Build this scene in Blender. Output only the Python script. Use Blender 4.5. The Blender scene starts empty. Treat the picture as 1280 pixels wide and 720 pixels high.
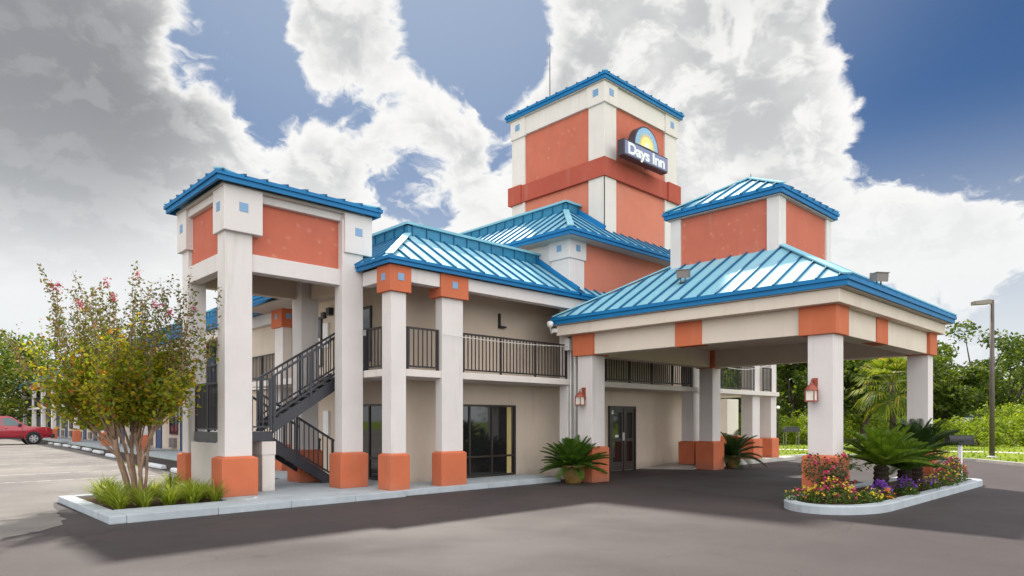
import bpy, bmesh, math, random
import numpy as np
from mathutils import Vector, Matrix
random.seed(7); rng = np.random.default_rng(7)
R = math.radians
sc = bpy.context.scene
COL = sc.collection

# ------------------------------------------------------------------ camera
cam = bpy.data.cameras.new('camera'); camo = bpy.data.objects.new('camera', cam); COL.objects.link(camo)
AZ = 46.317
camo.location = (0, 0, 1.6); camo.rotation_euler = (R(90), 0, R(AZ - 90))
cam.sensor_width = 36; cam.lens = 843.17 / 1280 * 36; cam.shift_y = (525 - 360) / 1280
cam.clip_start = .1; cam.clip_end = 2000
sc.camera = camo

# ------------------------------------------------------------------ light
SUN = Vector((2.74, 4.2, 6.2)).normalized()
SUN_EL = math.asin(SUN.z); SUN_AZ = math.atan2(SUN.x, SUN.y)
EXPOSURE = 1.0
SUN_STRENGTH = 3.5; SKY_STRENGTH = .05
sc.view_settings.view_transform = 'Standard'; sc.view_settings.look = 'None'
sc.view_settings.gamma = 1; sc.view_settings.use_curve_mapping = False
sc.view_settings.exposure = EXPOSURE
sl = bpy.data.lights.new('sun', 'SUN'); sl.energy = SUN_STRENGTH; sl.angle = R(2.5); sl.color = (1, .94, .85)
so = bpy.data.objects.new('sun', sl); COL.objects.link(so)
so.rotation_euler = (-SUN).to_track_quat('-Z', 'Y').to_euler(); so.location = (20, 30, 50)

def pixdir(u, v):
    a = R(AZ); F = Vector((math.cos(a), math.sin(a), 0)); Rt = Vector((math.sin(a), -math.cos(a), 0))
    return (F + Rt * ((u - 640) / 843.17) + Vector((0, 0, (525 - v) / 843.17))).normalized()

class NT:
    """small node-tree writer"""
    def __init__(s, nt): s.nt = nt; s.n = nt.nodes; s.l = nt.links
    def node(s, t, **kw):
        n = s.n.new(t)
        for k, v in kw.items(): setattr(n, k, v)
        return n
    def set(s, sock, v):
        if hasattr(v, 'is_output'): s.l.new(v, sock)
        else: sock.default_value = v
    def math(s, op, a, b=None, c=None, clamp=False):
        n = s.node('ShaderNodeMath', operation=op, use_clamp=clamp)
        for i, x in enumerate((a, b, c)):
            if x is not None: s.set(n.inputs[i], x)
        return n.outputs[0]
    def vmath(s, op, a, b=None):
        n = s.node('ShaderNodeVectorMath', operation=op)
        s.set(n.inputs[0], a)
        if b is not None: s.set(n.inputs[1], b)
        return n.outputs['Value'] if op == 'DOT_PRODUCT' else n.outputs[0]
    def mix(s, f, a, b, blend='MIX'):
        n = s.node('ShaderNodeMix', data_type='RGBA', blend_type=blend)
        s.set(n.inputs[0], f); s.set(n.inputs[6], a); s.set(n.inputs[7], b)
        return n.outputs[2]
    def rng(s, x, a, b, c=0., d=1., smooth=True):
        n = s.node('ShaderNodeMapRange', interpolation_type='SMOOTHSTEP' if smooth else 'LINEAR')
        s.set(n.inputs[0], x); n.inputs[1].default_value = a; n.inputs[2].default_value = b
        n.inputs[3].default_value = c; n.inputs[4].default_value = d
        return n.outputs[0]
    def noise(s, vec, scale, detail=4, rough=.5, dist=0., out=0, dim='3D'):
        n = s.node('ShaderNodeTexNoise', noise_dimensions=dim)
        if vec is not None: s.set(n.inputs['Vector'], vec)
        n.inputs['Scale'].default_value = scale; n.inputs['Detail'].default_value = detail
        n.inputs['Roughness'].default_value = rough; n.inputs['Distortion'].default_value = dist
        return n.outputs[out]
    def comb(s, x, y, z):
        n = s.node('ShaderNodeCombineXYZ')
        for i, q in enumerate((x, y, z)): s.set(n.inputs[i], q)
        return n.outputs[0]
    def ramp(s, f, stops):
        n = s.node('ShaderNodeValToRGB'); s.set(n.inputs[0], f)
        e = n.color_ramp.elements
        while len(e) < len(stops): e.new(.5)
        for i, (p, c) in enumerate(stops): e[i].position = p; e[i].color = (*c, 1)
        return n.outputs[0]

def build_world():
    w = bpy.data.worlds.new('World'); sc.world = w; w.use_nodes = True
    nt = NT(w.node_tree); nt.n.clear()
    tc = nt.node('ShaderNodeTexCoord'); D = tc.outputs['Generated']
    D = nt.vmath('NORMALIZE', D)
    sky = nt.node('ShaderNodeTexSky', sky_type='NISHITA'); sky.sun_disc = False
    sky.sun_elevation = SUN_EL; sky.sun_rotation = SUN_AZ
    sky.air_density = 1.0; sky.dust_density = .6; sky.ozone_density = 2.0
    skyc = nt.mix(1.0, sky.outputs[0], (SKY_STRENGTH,) * 3 + (1,), 'MULTIPLY')
    skyc = nt.mix(1.0, skyc, (.29, .43, .60, 1), 'MULTIPLY')
    sx = nt.node('ShaderNodeSeparateXYZ'); nt.set(sx.inputs[0], D)
    z = sx.outputs[2]
    den = nt.math('MULTIPLY', nt.math('MAXIMUM', nt.math('ADD', z, .55), .05), .62)
    P = nt.comb(nt.math('DIVIDE', sx.outputs[0], den), nt.math('DIVIDE', sx.outputs[1], den), 0.0)
    def billow(Q):   # cauliflower-edged density
        wv = nt.node('ShaderNodeTexNoise', noise_dimensions='2D'); wv.inputs['Scale'].default_value = 5.5; wv.inputs['Detail'].default_value = 5; nt.set(wv.inputs['Vector'], Q)
        Qw = nt.vmath('ADD', Q, nt.vmath('MULTIPLY', nt.vmath('SUBTRACT', wv.outputs[1], (.5, .5, .5)), (.16, .16, 0)))
        a = nt.noise(Qw, 3.9, 8, .60, dim='2D')
        vo = nt.node('ShaderNodeTexVoronoi', feature='F1', voronoi_dimensions='2D'); nt.set(vo.inputs['Vector'], Qw); vo.inputs['Scale'].default_value = 8.0
        vo.inputs['Detail'].default_value = 2.5; vo.inputs['Roughness'].default_value = .58; vo.inputs['Lacunarity'].default_value = 2.3; vo.normalize = True
        return nt.math('ADD', nt.math('MULTIPLY', a, .95), nt.math('MULTIPLY', nt.math('SUBTRACT', .42, vo.outputs['Distance']), .42))
    SP = (SUN.x / (SUN.z + .55) / .62, SUN.y / (SUN.z + .55) / .62, 0)
    tos = nt.vmath('MULTIPLY', nt.vmath('NORMALIZE', nt.vmath('SUBTRACT', SP, P)), (.055, .055, 0))
    dens = billow(P); dsun = billow(nt.vmath('ADD', P, tos))
    relief = nt.rng(nt.math('SUBTRACT', dens, dsun), -.10, .14, 0, 1)      # lit side of each billow
    # where the banks of cloud stand: (pixel direction, radius deg, weight)
    blobs = [((60, 60), 13, .30), ((90, 190), 11, .28), ((-120, 120), 16, .25), ((215, 200), 4, .12), ((230, 10), 4.5, .14), ((215, 100), 3.2, -.14),
             ((430, 20), 5.2, .36), ((400, 65), 3, .18), ((470, 185), 8, .31), ((320, 195), 6.5, .30), ((590, 190), 7, .22), ((250, 215), 5, .14),
             ((760, 60), 9, .24), ((880, 100), 11.5, .30), ((850, 260), 12, .28), ((1010, 110), 6.2, .22), ((980, 300), 10, .22),
             ((1235, 225), 5.5, .26), ((1150, 255), 5, .16), ((1330, 240), 6, .2), ((1120, 330), 8, .13), ((30, 330), 7, .16), ((200, 330), 7, .20),
             ((300, 85), 8, -.36), ((555, 75), 7.5, -.34), ((330, 130), 4, -.18), ((1190, 80), 10, -.42), ((1300, 120), 8, -.3), ((515, 240), 4.2, -.3),
             ((95, 285), 5.5, -.26), ((625, 25), 5.5, -.24), ((1250, 320), 6, -.12), ((440, 110), 4, -.1)]
    acc = None
    for (u, v), r, wgt in blobs:
        d = pixdir(u, v)
        dt = nt.vmath('DOT_PRODUCT', D, tuple(d))
        g = nt.rng(dt, math.cos(R(r * 1.25)), math.cos(R(r * .25)), 0, wgt)
        acc = g if acc is None else nt.math('ADD', acc, g)
    dens = nt.math('ADD', dens, acc)
    dens = nt.math('ADD', dens, nt.rng(nt.vmath('DOT_PRODUCT', D, (-SUN.x, -SUN.y, .25)), -.1, .4, 0, .35))   # unseen overcast added behind the camera to fill shaded fronts
    glow = nt.rng(nt.vmath('DOT_PRODUCT', D, tuple(SUN)), math.cos(R(44)), math.cos(R(8)), 0, .42)
    skyc = nt.mix(glow, skyc, (.36, .40, .44, 1))
    alpha = nt.rng(dens, .53, .67)
    thick = nt.rng(dens, .64, 1.02)
    # dark undersides of the left bank
    dk = nt.rng(nt.vmath('DOT_PRODUCT', D, tuple(pixdir(40, 110))), math.cos(R(14)), math.cos(R(4)), 0, 1)
    n3 = nt.noise(P, 4.4, 4, .5, 0., dim='2D')
    shade = nt.math('MULTIPLY', nt.rng(dens, .58, .92), nt.rng(nt.math('ADD', nt.math('MULTIPLY', n3, .6), nt.math('MULTIPLY', nt.math('SUBTRACT', 1., relief), .26)), .22, .62, .15, 1.))
    shade = nt.math('MULTIPLY', shade, nt.rng(z, .14, .42, .22, 1.))
    ccol = nt.mix(shade, (.50, .495, .485, 1), (.28, .285, .29, 1))
    ccol = nt.mix(nt.math('MULTIPLY', nt.math('MULTIPLY', dk, nt.rng(dens, .60, .86)), nt.rng(nt.math('SUBTRACT', 1., relief), .0, .9, .90, 1.)), ccol, (.15, .155, .165, 1))
    # unseen sky behind the camera brightened, added fill for the shaded walls
    back = nt.rng(nt.vmath('DOT_PRODUCT', D, (-SUN.x, -SUN.y, .25)), -.15, .55, 1., BACK_FILL)
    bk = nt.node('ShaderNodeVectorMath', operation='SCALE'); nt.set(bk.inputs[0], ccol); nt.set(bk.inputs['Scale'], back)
    # general cloudiness away from the view
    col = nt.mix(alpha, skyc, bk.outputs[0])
    haze = nt.rng(z, 0.02, .40, .95, 0.)
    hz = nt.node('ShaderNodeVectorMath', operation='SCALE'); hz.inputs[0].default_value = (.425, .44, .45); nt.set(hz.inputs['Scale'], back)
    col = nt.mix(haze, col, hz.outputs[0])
    w.cycles.sampling_method = 'MANUAL'; w.cycles.sample_map_resolution = 512
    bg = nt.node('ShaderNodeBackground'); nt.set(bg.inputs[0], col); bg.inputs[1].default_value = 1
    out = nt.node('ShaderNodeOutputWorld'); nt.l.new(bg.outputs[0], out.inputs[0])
BACK_FILL = 3.0
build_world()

# ------------------------------------------------------------------ materials
MATS = {}
def mat(name, col, rough=.6, spec=.5, metal=0., var=.12, vscale=3., bump=.0, bscale=60., extra=None, coat=0.):
    if name in MATS: return MATS[name]
    m = bpy.data.materials.new(name); m.use_nodes = True; nt = NT(m.node_tree)
    b = nt.n['Principled BSDF']; b.inputs['Roughness'].default_value = rough
    b.inputs['Specular IOR Level'].default_value = spec; b.inputs['Metallic'].default_value = metal
    b.inputs['Coat Weight'].default_value = coat
    g = nt.node('ShaderNodeNewGeometry'); P = g.outputs['Position']
    c = (*col, 1)
    if var > 0:
        n = nt.noise(P, vscale, 6, .6)
        c = nt.mix(nt.rng(n, .25, .75), (*[x * (1 - var) for x in col], 1), (*[min(1, x * (1 + var)) for x in col], 1))
    if extra: c = extra(nt, P, c, b) or c
    nt.set(b.inputs['Base Color'], c)
    if bump > 0:
        bn = nt.node('ShaderNodeBump'); bn.inputs['Strength'].default_value = bump; bn.inputs['Distance'].default_value = .01
        nt.set(bn.inputs['Height'], nt.noise(P, bscale, 3, .6)); nt.l.new(bn.outputs[0], b.inputs['Normal'])
    MATS[name] = m
    return m

def weather(nt, P, c, b):
    # rain streaks and grime: vertical stains with a shape of their own
    s = nt.vmath('MULTIPLY', P, (5., 5., .35))
    st = nt.rng(nt.noise(s, 1.0, 5, .65), .55, .80, 0, .32)
    c = nt.mix(st, c, (.34, .31, .27, 1))
    sx = nt.node('ShaderNodeSeparateXYZ'); nt.set(sx.inputs[0], P)
    low = nt.math('ADD', sx.outputs[2], nt.math('MULTIPLY', nt.noise(P, 6., 5, .7), .35))
    c = nt.mix(nt.rng(low, .17, .52, .42, 0), c, (.15, .125, .105, 1))   # splash-back dirt at the foot of walls
    d = nt.rng(nt.noise(P, .9, 5, .6), .55, .8, 0, .12)
    return nt.mix(d, c, (.42, .38, .33, 1))
def grime(nt, P, c, b):
    s = nt.vmath('MULTIPLY', P, (4., 4., 2.))
    c = nt.mix(nt.rng(nt.noise(s, 1.0, 6, .7), .52, .74, 0, .4), c, (.24, .225, .20, 1))
    return nt.mix(nt.rng(nt.noise(P, 14., 4, .7), .60, .72, 0, .35), c, (.60, .60, .59, 1))
def effl(nt, P, c, b):
    c = weather(nt, P, c, b)
    v = nt.node('ShaderNodeTexVoronoi'); nt.set(v.inputs['Vector'], P); v.inputs['Scale'].default_value = 4.2
    n = nt.noise(P, 7., 6, .7)
    f = nt.rng(nt.math('ADD', v.outputs['Distance'], nt.math('MULTIPLY', n, .9)), .72, .40, 0, .34)
    return nt.mix(f, c, (.62, .38, .28, 1))

M_WHITE = mat('white_stucco', (.645, .60, .585), .85, .3, var=.035, vscale=1.3, bump=.35, bscale=90, extra=weather)
M_CREAM = mat('cream_stucco', (.655, .605, .565), .85, .3, var=.035, vscale=1.3, bump=.35, bscale=90, extra=weather)
M_WARM = mat('warm_cream_stucco', (.66, .575, .49), .85, .3, var=.035, vscale=1.3, bump=.35, bscale=90, extra=weather)
M_TAN = mat('tan_stucco', (.60, .50, .41), .85, .3, var=.05, vscale=1.1, bump=.4, bscale=80, extra=weather)
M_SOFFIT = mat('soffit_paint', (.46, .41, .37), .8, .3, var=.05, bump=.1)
M_ORANGE = mat('orange_stucco', (.52, .142, .066), .85, .3, var=.07, vscale=1.6, bump=.35, bscale=90, extra=weather)
M_RED = mat('terracotta_stucco', (.49, .135, .085), .85, .3, var=.06, vscale=1.5, bump=.4, bscale=90, extra=effl)
M_SALMON = mat('salmon_stucco', (.57, .185, .120), .85, .3, var=.05, vscale=1.5, bump=.4, bscale=90, extra=weather)
M_BAND = mat('dark_red_stucco', (.385, .078, .05), .85, .3, var=.06, vscale=1.5, bump=.35, bscale=90, extra=weather)
def roofdirt(nt, P, c, b):
    n = nt.noise(P, .7, 4, .55)
    c = nt.mix(nt.rng(n, .4, .75, 0, .4), c, (.38, .56, .62, 1))
    nt.set(b.inputs['Roughness'], nt.rng(nt.noise(P, 1.7, 4), .3, .7, .54, .68))
    return c
M_ROOF = mat('teal_roof_metal', (.20, .44, .54), .5, .32, .06, var=.08, vscale=.9, bump=.03, bscale=6, extra=roofdirt)
M_SEAM = mat('seam_metal', (.012, .11, .23), .45, .4, .1, var=.06)
M_FASCIA = mat('blue_fascia_metal', (.005, .155, .37), .5, .3, .0, var=.08, vscale=2)
M_TILE = mat('blue_tile', (.16, .30, .48), .3, .5, var=.05)
M_DARKMETAL = mat('dark_bronze_metal', (.028, .024, .027), .45, .5, .2, var=.1)
M_STEEL = mat('slate_steel_paint', (.045, .045, .055), .42, .5, .2, var=.12, vscale=4)
M_GLASS = mat('dark_glass', (.012, .012, .013), .04, .9, var=0)
M_CONC = mat('painted_concrete', (.37, .405, .435), .8, .3, var=.10, vscale=2.2, bump=.3, bscale=50, extra=grime)
M_CONC2 = mat('bare_concrete', (.42, .40, .37), .85, .3, var=.12, vscale=1.2, bump=.3, bscale=50)
M_SOIL = mat('mulch', (.075, .045, .03), .95, .2, var=.5, vscale=18, bump=1., bscale=40)
M_BLUEDOOR = mat('navy_door_paint', (.03, .06, .14), .5, .5, var=.05)
M_BROWN = mat('dark_brown_paint', (.035, .026, .022), .4, .5, var=.12)
M_PIPE = mat('white_pipe', (.70, .68, .66), .5, .5, var=.05)
M_GREYBOX = mat('grey_housing', (.20, .17, .155), .55, .5, .1, var=.1)
M_CURTAIN = mat('yellow_curtain', (.45, .36, .16), .9, .2, var=.1)
M_BLACK = mat('black_plastic', (.02, .02, .022), .45, .5, var=.05)
M_WHITEPAINT = mat('white_paint', (.78, .78, .78), .55, .4, var=.05)

# ------------------------------------------------------------------ mesh builder
ORG = {}
def vadd(a, b): return (a[0] + b[0], a[1] + b[1], a[2] + b[2])
class MB:
    def __init__(s): s.v = []; s.f = []
    def poly(s, *pts):
        b = len(s.v); s.v += [tuple(p) for p in pts]; s.f.append(tuple(range(b, b + len(pts))))
        return s
    def hexa(s, p):   # 8 points: bottom 4 ccw, top 4 ccw
        b = len(s.v); s.v += [tuple(q) for q in p]
        for f in ((3, 2, 1, 0), (4, 5, 6, 7), (0, 1, 5, 4), (1, 2, 6, 5), (2, 3, 7, 6), (3, 0, 4, 7)): s.f.append(tuple(b + i for i in f))
        return s
    def box(s, x0, x1, y0, y1, z0, z1):
        return s.hexa([(x0, y0, z0), (x1, y0, z0), (x1, y1, z0), (x0, y1, z0), (x0, y0, z1), (x1, y0, z1), (x1, y1, z1), (x0, y1, z1)])
    def prism(s, pts, z0, z1):
        b = len(s.v); n = len(pts)
        s.v += [(x, y, z0) for x, y in pts] + [(x, y, z1) for x, y in pts]
        s.f.append(tuple(b + i for i in reversed(range(n)))); s.f.append(tuple(b + n + i for i in range(n)))
        for i in range(n): j = (i + 1) % n; s.f.append((b + i, b + j, b + n + j, b + n + i))
        return s
    def extrude(s, pts, d):   # planar 3d outline swept by d
        b = len(s.v); n = len(pts)
        s.v += [tuple(p) for p in pts] + [vadd(p, d) for p in pts]
        s.f.append(tuple(b + i for i in reversed(range(n)))); s.f.append(tuple(b + n + i for i in range(n)))
        for i in range(n): j = (i + 1) % n; s.f.append((b + i, b + j, b + n + j, b + n + i))
        return s
    def beam(s, p, q, w, h, up=(0, 0, 1)):  # rectangular bar from p to q, centred, w across, h along up
        p, q, up = Vector(p), Vector(q), Vector(up)
        d = (q - p).normalized(); sd = d.cross(up)
        if sd.length < 1e-4: sd = d.cross(Vector((1, 0, 0)))
        sd.normalize(); u = sd.cross(d).normalized()
        a = sd * w / 2; c = u * h / 2
        return s.hexa([p - a - c, q - a - c, q + a - c, p + a - c, p - a + c, q - a + c, q + a + c, p + a + c])
    def tube(s, pts, rad, n=8, cap=True):
        pts = [Vector(p) for p in pts]
        if not hasattr(rad, '__len__'): rad = [rad] * len(pts)
        b = len(s.v); ref = None
        for i, p in enumerate(pts):
            d = (pts[min(i + 1, len(pts) - 1)] - pts[max(i - 1, 0)]).normalized()
            if ref is None or abs(d.dot(ref)) > .95: ref = Vector((1, 0, 0)) if abs(d.x) < .7 else Vector((0, 1, 0))
            sd = d.cross(ref).normalized(); u = sd.cross(d)
            ref = u if abs(d.dot(u)) < .9 else ref
            for k in range(n):
                a = 2 * math.pi * k / n; s.v.append(tuple(p + (sd * math.cos(a) + u * math.sin(a)) * rad[i]))
        for i in range(len(pts) - 1):
            for k in range(n):
                j = (k + 1) % n; s.f.append((b + i * n + k, b + i * n + j, b + (i + 1) * n + j, b + (i + 1) * n + k))
        if cap:
            s.f.append(tuple(b + k for k in reversed(range(n)))); s.f.append(tuple(b + (len(pts) - 1) * n + k for k in range(n)))
        return s
    def lathe(s, c, prof, n=24):   # prof: (r, z)
        b = len(s.v)
        for r, z in prof:
            for k in range(n):
                a = 2 * math.pi * k / n; s.v.append((c[0] + r * math.cos(a), c[1] + r * math.sin(a), c[2] + z))
        for i in range(len(prof) - 1):
            for k in range(n):
                j = (k + 1) % n; s.f.append((b + i * n + k, b + i * n + j, b + (i + 1) * n + j, b + (i + 1) * n + k))
        s.f.append(tuple(b + k for k in reversed(range(n)))); s.f.append(tuple(b + (len(prof) - 1) * n + k for k in range(n)))
        return s
    def ball(s, c, r, sx=1, sy=1, sz=1, n=10, m=6):
        b = len(s.v)
        for i in range(m + 1):
            t = math.pi * i / m
            for k in range(n):
                a = 2 * math.pi * k / n
                s.v.append((c[0] + r * sx * math.sin(t) * math.cos(a), c[1] + r * sy * math.sin(t) * math.sin(a), c[2] - r * sz * math.cos(t)))
        for i in range(m):
            for k in range(n):
                j = (k + 1) % n; s.f.append((b + i * n + k, b + i * n + j, b + (i + 1) * n + j, b + (i + 1) * n + k))
        return s
    def join(s, other, slot=1):
        s.slots = getattr(s, 'slots', {}); b = len(s.v); k = len(s.f)
        s.v += other.v; s.f += [tuple(b + i for i in f) for f in other.f]
        for i in range(k, len(s.f)): s.slots[i] = slot
        return s
    def parts(s, name, m, parent, **kw):   # one object per box
        n = len(s.v) // 8; out = []
        for i in range(n):
            q = MB(); q.hexa(s.v[8 * i:8 * i + 8]); out.append(q.build(name, m, parent, **kw))
        return out
    def build(s, name, m, parent=None, loc=None, local=False, smooth=False, bevel=0., m2=None):
        org = Vector((0, 0, 0))
        if parent is not None and not local: org = ORG.get(parent.name, org)
        if loc is not None: org = Vector(loc)
        me = bpy.data.meshes.new(name)
        me.from_pydata([(x - org.x, y - org.y, z - org.z) for x, y, z in s.v], [], s.f)
        if bevel > 0 or not smooth:
            bm = bmesh.new(); bm.from_mesh(me)
            if bevel > 0:
                bmesh.ops.bevel(bm, geom=bm.edges[:], offset=bevel, segments=2 if bevel > .008 else 1, profile=.6, affect='EDGES', clamp_overlap=True)
            bm.to_mesh(me); bm.free()
        if smooth: me.polygons.foreach_set('use_smooth', [True] * len(me.polygons))
        me.materials.append(m)
        if m2 is not None:
            me.materials.append(m2)
            for i, k in s.slots.items(): me.polygons[i].material_index = k
        o = bpy.data.objects.new(name, me); COL.objects.link(o)
        if parent is not None:
            o.parent = parent; ORG[o.name] = org
        elif loc is not None: o.location = loc; ORG[o.name] = org
        return o
def box(x0, x1, y0, y1, z0, z1): return MB().box(x0, x1, y0, y1, z0, z1)
def tag(o, label, cat, group=None, kind=None):
    if label: o['label'] = label
    if cat: o['category'] = cat
    if group: o['group'] = group
    if kind: o['kind'] = kind
    return o
def thing(name, label, cat, loc, group=None, rotz=0.):
    o = bpy.data.objects.new(name, None); COL.objects.link(o); o.empty_display_size = .2
    o.location = loc; o.rotation_euler = (0, 0, rotz); ORG[o.name] = Vector(loc)
    return tag(o, label, cat, group)
def copy_tree(o, parent=None):
    c = o.copy(); COL.objects.link(c); c.parent = parent
    for ch in list(o.children): copy_tree(ch, c)
    return c
def raw_mesh(name, V, Fc, m, parent=None, loc=(0, 0, 0), local=True, smooth=False):
    me = bpy.data.meshes.new(name)
    V = np.asarray(V, dtype=np.float32); Fc = np.asarray(Fc, dtype=np.int32)
    me.vertices.add(len(V)); me.vertices.foreach_set('co', V.ravel())
    k = Fc.shape[1]; me.loops.add(Fc.size); me.loops.foreach_set('vertex_index', Fc.ravel())
    me.polygons.add(len(Fc)); me.polygons.foreach_set('loop_start', np.arange(0, Fc.size, k, dtype=np.int32))
    me.polygons.foreach_set('loop_total', np.full(len(Fc), k, dtype=np.int32))
    me.update(); me.validate(); me.materials.append(m)
    o = bpy.data.objects.new(name, me); COL.objects.link(o)
    if parent is not None: o.parent = parent
    else: o.location = loc
    return o

# ------------------------------------------------------------------ ground, roads, kerbs
def struct(o): o['kind'] = 'structure'; return o
def asphalt(name, base, light, dark, oil=True):
    m = bpy.data.materials.new(name); m.use_nodes = True; nt = NT(m.node_tree); b = nt.n['Principled BSDF']
    g = nt.node('ShaderNodeNewGeometry'); P = g.outputs['Position']
    c = nt.mix(nt.rng(nt.noise(P, .22, 5, .6, .4), .35, .68), (*dark, 1), (*base, 1))
    st = nt.vmath('MULTIPLY', P, (1.0, .25, 1))
    c = nt.mix(nt.rng(nt.noise(st, 1.1, 6, .65, .3), .55, .80, 0, .32), c, (*light, 1))
    if oil:
        c = nt.mix(nt.rng(nt.noise(P, .55, 3, .5, .8), .62, .74, 0, .5), c, (*[x * .6 for x in dark], 1))
    fine = nt.noise(P, 55, 3, .7)
    c = nt.mix(nt.rng(fine, .35, .75, 0, .30), c, (*[x * 1.8 for x in base], 1))
    vs = nt.node('ShaderNodeTexVoronoi'); vs.inputs['Scale'].default_value = 42; nt.set(vs.inputs['Vector'], P)
    c = nt.mix(nt.rng(vs.outputs['Distance'], .24, .10, 0, .5), c, (*[min(.5, x * 2.6) for x in base], 1))
    sp_ = nt.node('ShaderNodeTexVoronoi'); sp_.inputs['Scale'].default_value = .8; nt.set(sp_.inputs['Vector'], P)
    spot = nt.math('ADD', sp_.outputs['Distance'], nt.math('MULTIPLY', nt.noise(P, 9, 4), .12))
    c = nt.mix(nt.rng(spot, .17, .09, 0, .55), c, (*[x * .45 for x in dark], 1))
    v = nt.node('ShaderNodeTexVoronoi', feature='DISTANCE_TO_EDGE'); v.inputs['Scale'].default_value = .33
    wv = nt.node('ShaderNodeVectorMath', operation='ADD'); nt.set(wv.inputs[0], P)
    nn = nt.node('ShaderNodeTexNoise'); nn.inputs['Scale'].default_value = 1.4; nn.inputs['Detail'].default_value = 6; nt.set(nn.inputs['Vector'], P)
    nt.set(wv.inputs[1], nn.outputs[1]); nt.set(v.inputs['Vector'], wv.outputs[0])
    crack = nt.math('MULTIPLY', nt.rng(v.outputs['Distance'], .0, .006, 1, 0), nt.rng(nt.noise(P, .5, 2), .46, .56, 0, .7))
    c = nt.mix(crack, c, (*[x * .4 for x in dark], 1))
    nt.set(b.inputs['Base Color'], c); b.inputs['Specular IOR Level'].default_value = .35
    nt.set(b.inputs['Roughness'], nt.rng(nt.noise(P, .4, 4), .3, .7, .62, .82))
    bn = nt.node('ShaderNodeBump'); bn.inputs['Strength'].default_value = .35; bn.inputs['Distance'].default_value = .006
    nt.set(bn.inputs['Height'], nt.noise(P, 110, 3, .7)); nt.l.new(bn.outputs[0], b.inputs['Normal'])
    return m
M_ASPH = asphalt('asphalt', (.050, .0385, .0375), (.071, .055, .0525), (.034, .0268, .0272))
M_LOT = asphalt('worn_parking_asphalt', (.165, .148, .135), (.26, .24, .215), (.085, .077, .072))
def lawncol(nt, P, c, b):
    n = nt.noise(P, .5, 5, .6); f = nt.noise(P, 26, 4, .7)
    c = nt.mix(nt.rng(n, .35, .7), (.14, .20, .010, 1), (.21, .25, .014, 1))
    return nt.mix(nt.rng(f, .3, .7, 0, .5), c, (.05, .10, .01, 1))
M_LAWN = mat('lawn_turf', (.1, .17, .02), .9, .2, var=0, bump=1., bscale=14, extra=lawncol)
g = struct(MB().poly((-400, -400, -.012), (700, -400, -.012), (700, 900, -.012), (-400, 900, -.012)).build('ground', M_LAWN))
drive_pts = [(-60, -60), (20, -60), (23, -8), (26, 1.5), (28.8, 4.63), (30.8, 6.46), (31.6, 8.6), (31.2, 10.8), (29.6, 12.3), (27.0, 12.42), (25, 13.4), (25, 26), (-60, 26)]
struct(MB().poly(*[(x, y, 0) for x, y in drive_pts]).build('asphalt_driveway', M_ASPH))
# lighter, worn car park on the left
lot = [(-60, 8.5), (1.0, 10.8), (2.2, 12.2), (2.62, 15.6), (5.6, 16.6), (7.6, 33), (9.0, 52), (10.2, 100), (-60, 100)]
edge = []
for (x0, y0), (x1, y1) in zip(lot[:4], lot[1:5]):
    n = max(2, int(math.dist((x0, y0), (x1, y1)) / .3)) if x0 > -50 else 200
    edge += [(x0 + (x1 - x0) * i / n + random.uniform(-.06, .06), y0 + (y1 - y0) * i / n + random.uniform(-.16, .16)) for i in range(n)]
struct(MB().poly(*[(x, y, .004) for x, y in edge + lot[4:]]).build('parking_lot', M_LOT))
# wing's cast shadow painted as a dark strip between wheel stops and walk
struct(MB().poly((5.9, 17, .008), (8.2, 17, .008), (9.6, 52, .008), (11.5, 100, .008), (9.9, 100, .008), (8.45, 48, .008), (7.35, 30, .008)).build('wing_shadow_strip', M_ASPH))
struct(MB().poly((12.9, 5.9, .004), (19.9, 5.9, .004), (20.2, 11.6, .004), (13.9, 10.9, .004)).build('asphalt_patch', asphalt('dark_patch_asphalt', (.050, .043, .042), (.066, .058, .056), (.036, .031, .031))))
stripes = MB()
for Y in np.arange(21.2, 62, 2.9):
    x1 = 6.35 + .052 * Y; stripes.poly((x1 - 5.2, Y - .05, .008), (x1, Y - .05, .008), (x1, Y + .05, .008), (x1 - 5.2, Y + .05, .008))
def worn(nt, P, c, b):
    return nt.mix(nt.rng(nt.noise(P, 3., 6, .7), .42, .62, .15, .9), c, (.19, .17, .155, 1))
struct(stripes.build('parking_line_markings', mat('worn_white_line', (.62, .61, .58), .8, .3, var=.1, extra=worn)))

# walkways (real raised slabs)
def kerb_ring(outer, inner, z, name, m=None):
    mb = MB(); n = len(outer)
    for i in range(n):
        j = (i + 1) % n
        (a, b), (c, d), (e, f), (gx, h) = outer[i], outer[j], inner[j], inner[i]
        mb.poly((a, b, 0), (c, d, 0), (c, d, z - .02), (a, b, z - .02))
        k = .02
        ca = (a + (gx - a) * .1, b + (h - b) * .1); cc = (c + (e - c) * .1, d + (f - d) * .1)
        mb.poly((a, b, z - .02), (c, d, z - .02), (*cc, z), (*ca, z))
        mb.poly((*ca, z), (*cc, z), (e, f, z), (gx, h, z))
        mb.poly((gx, h, z), (e, f, z), (e, f, .0), (gx, h, .0))
    return mb.build(name, m or M_CONC)
WZ = .13
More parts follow.
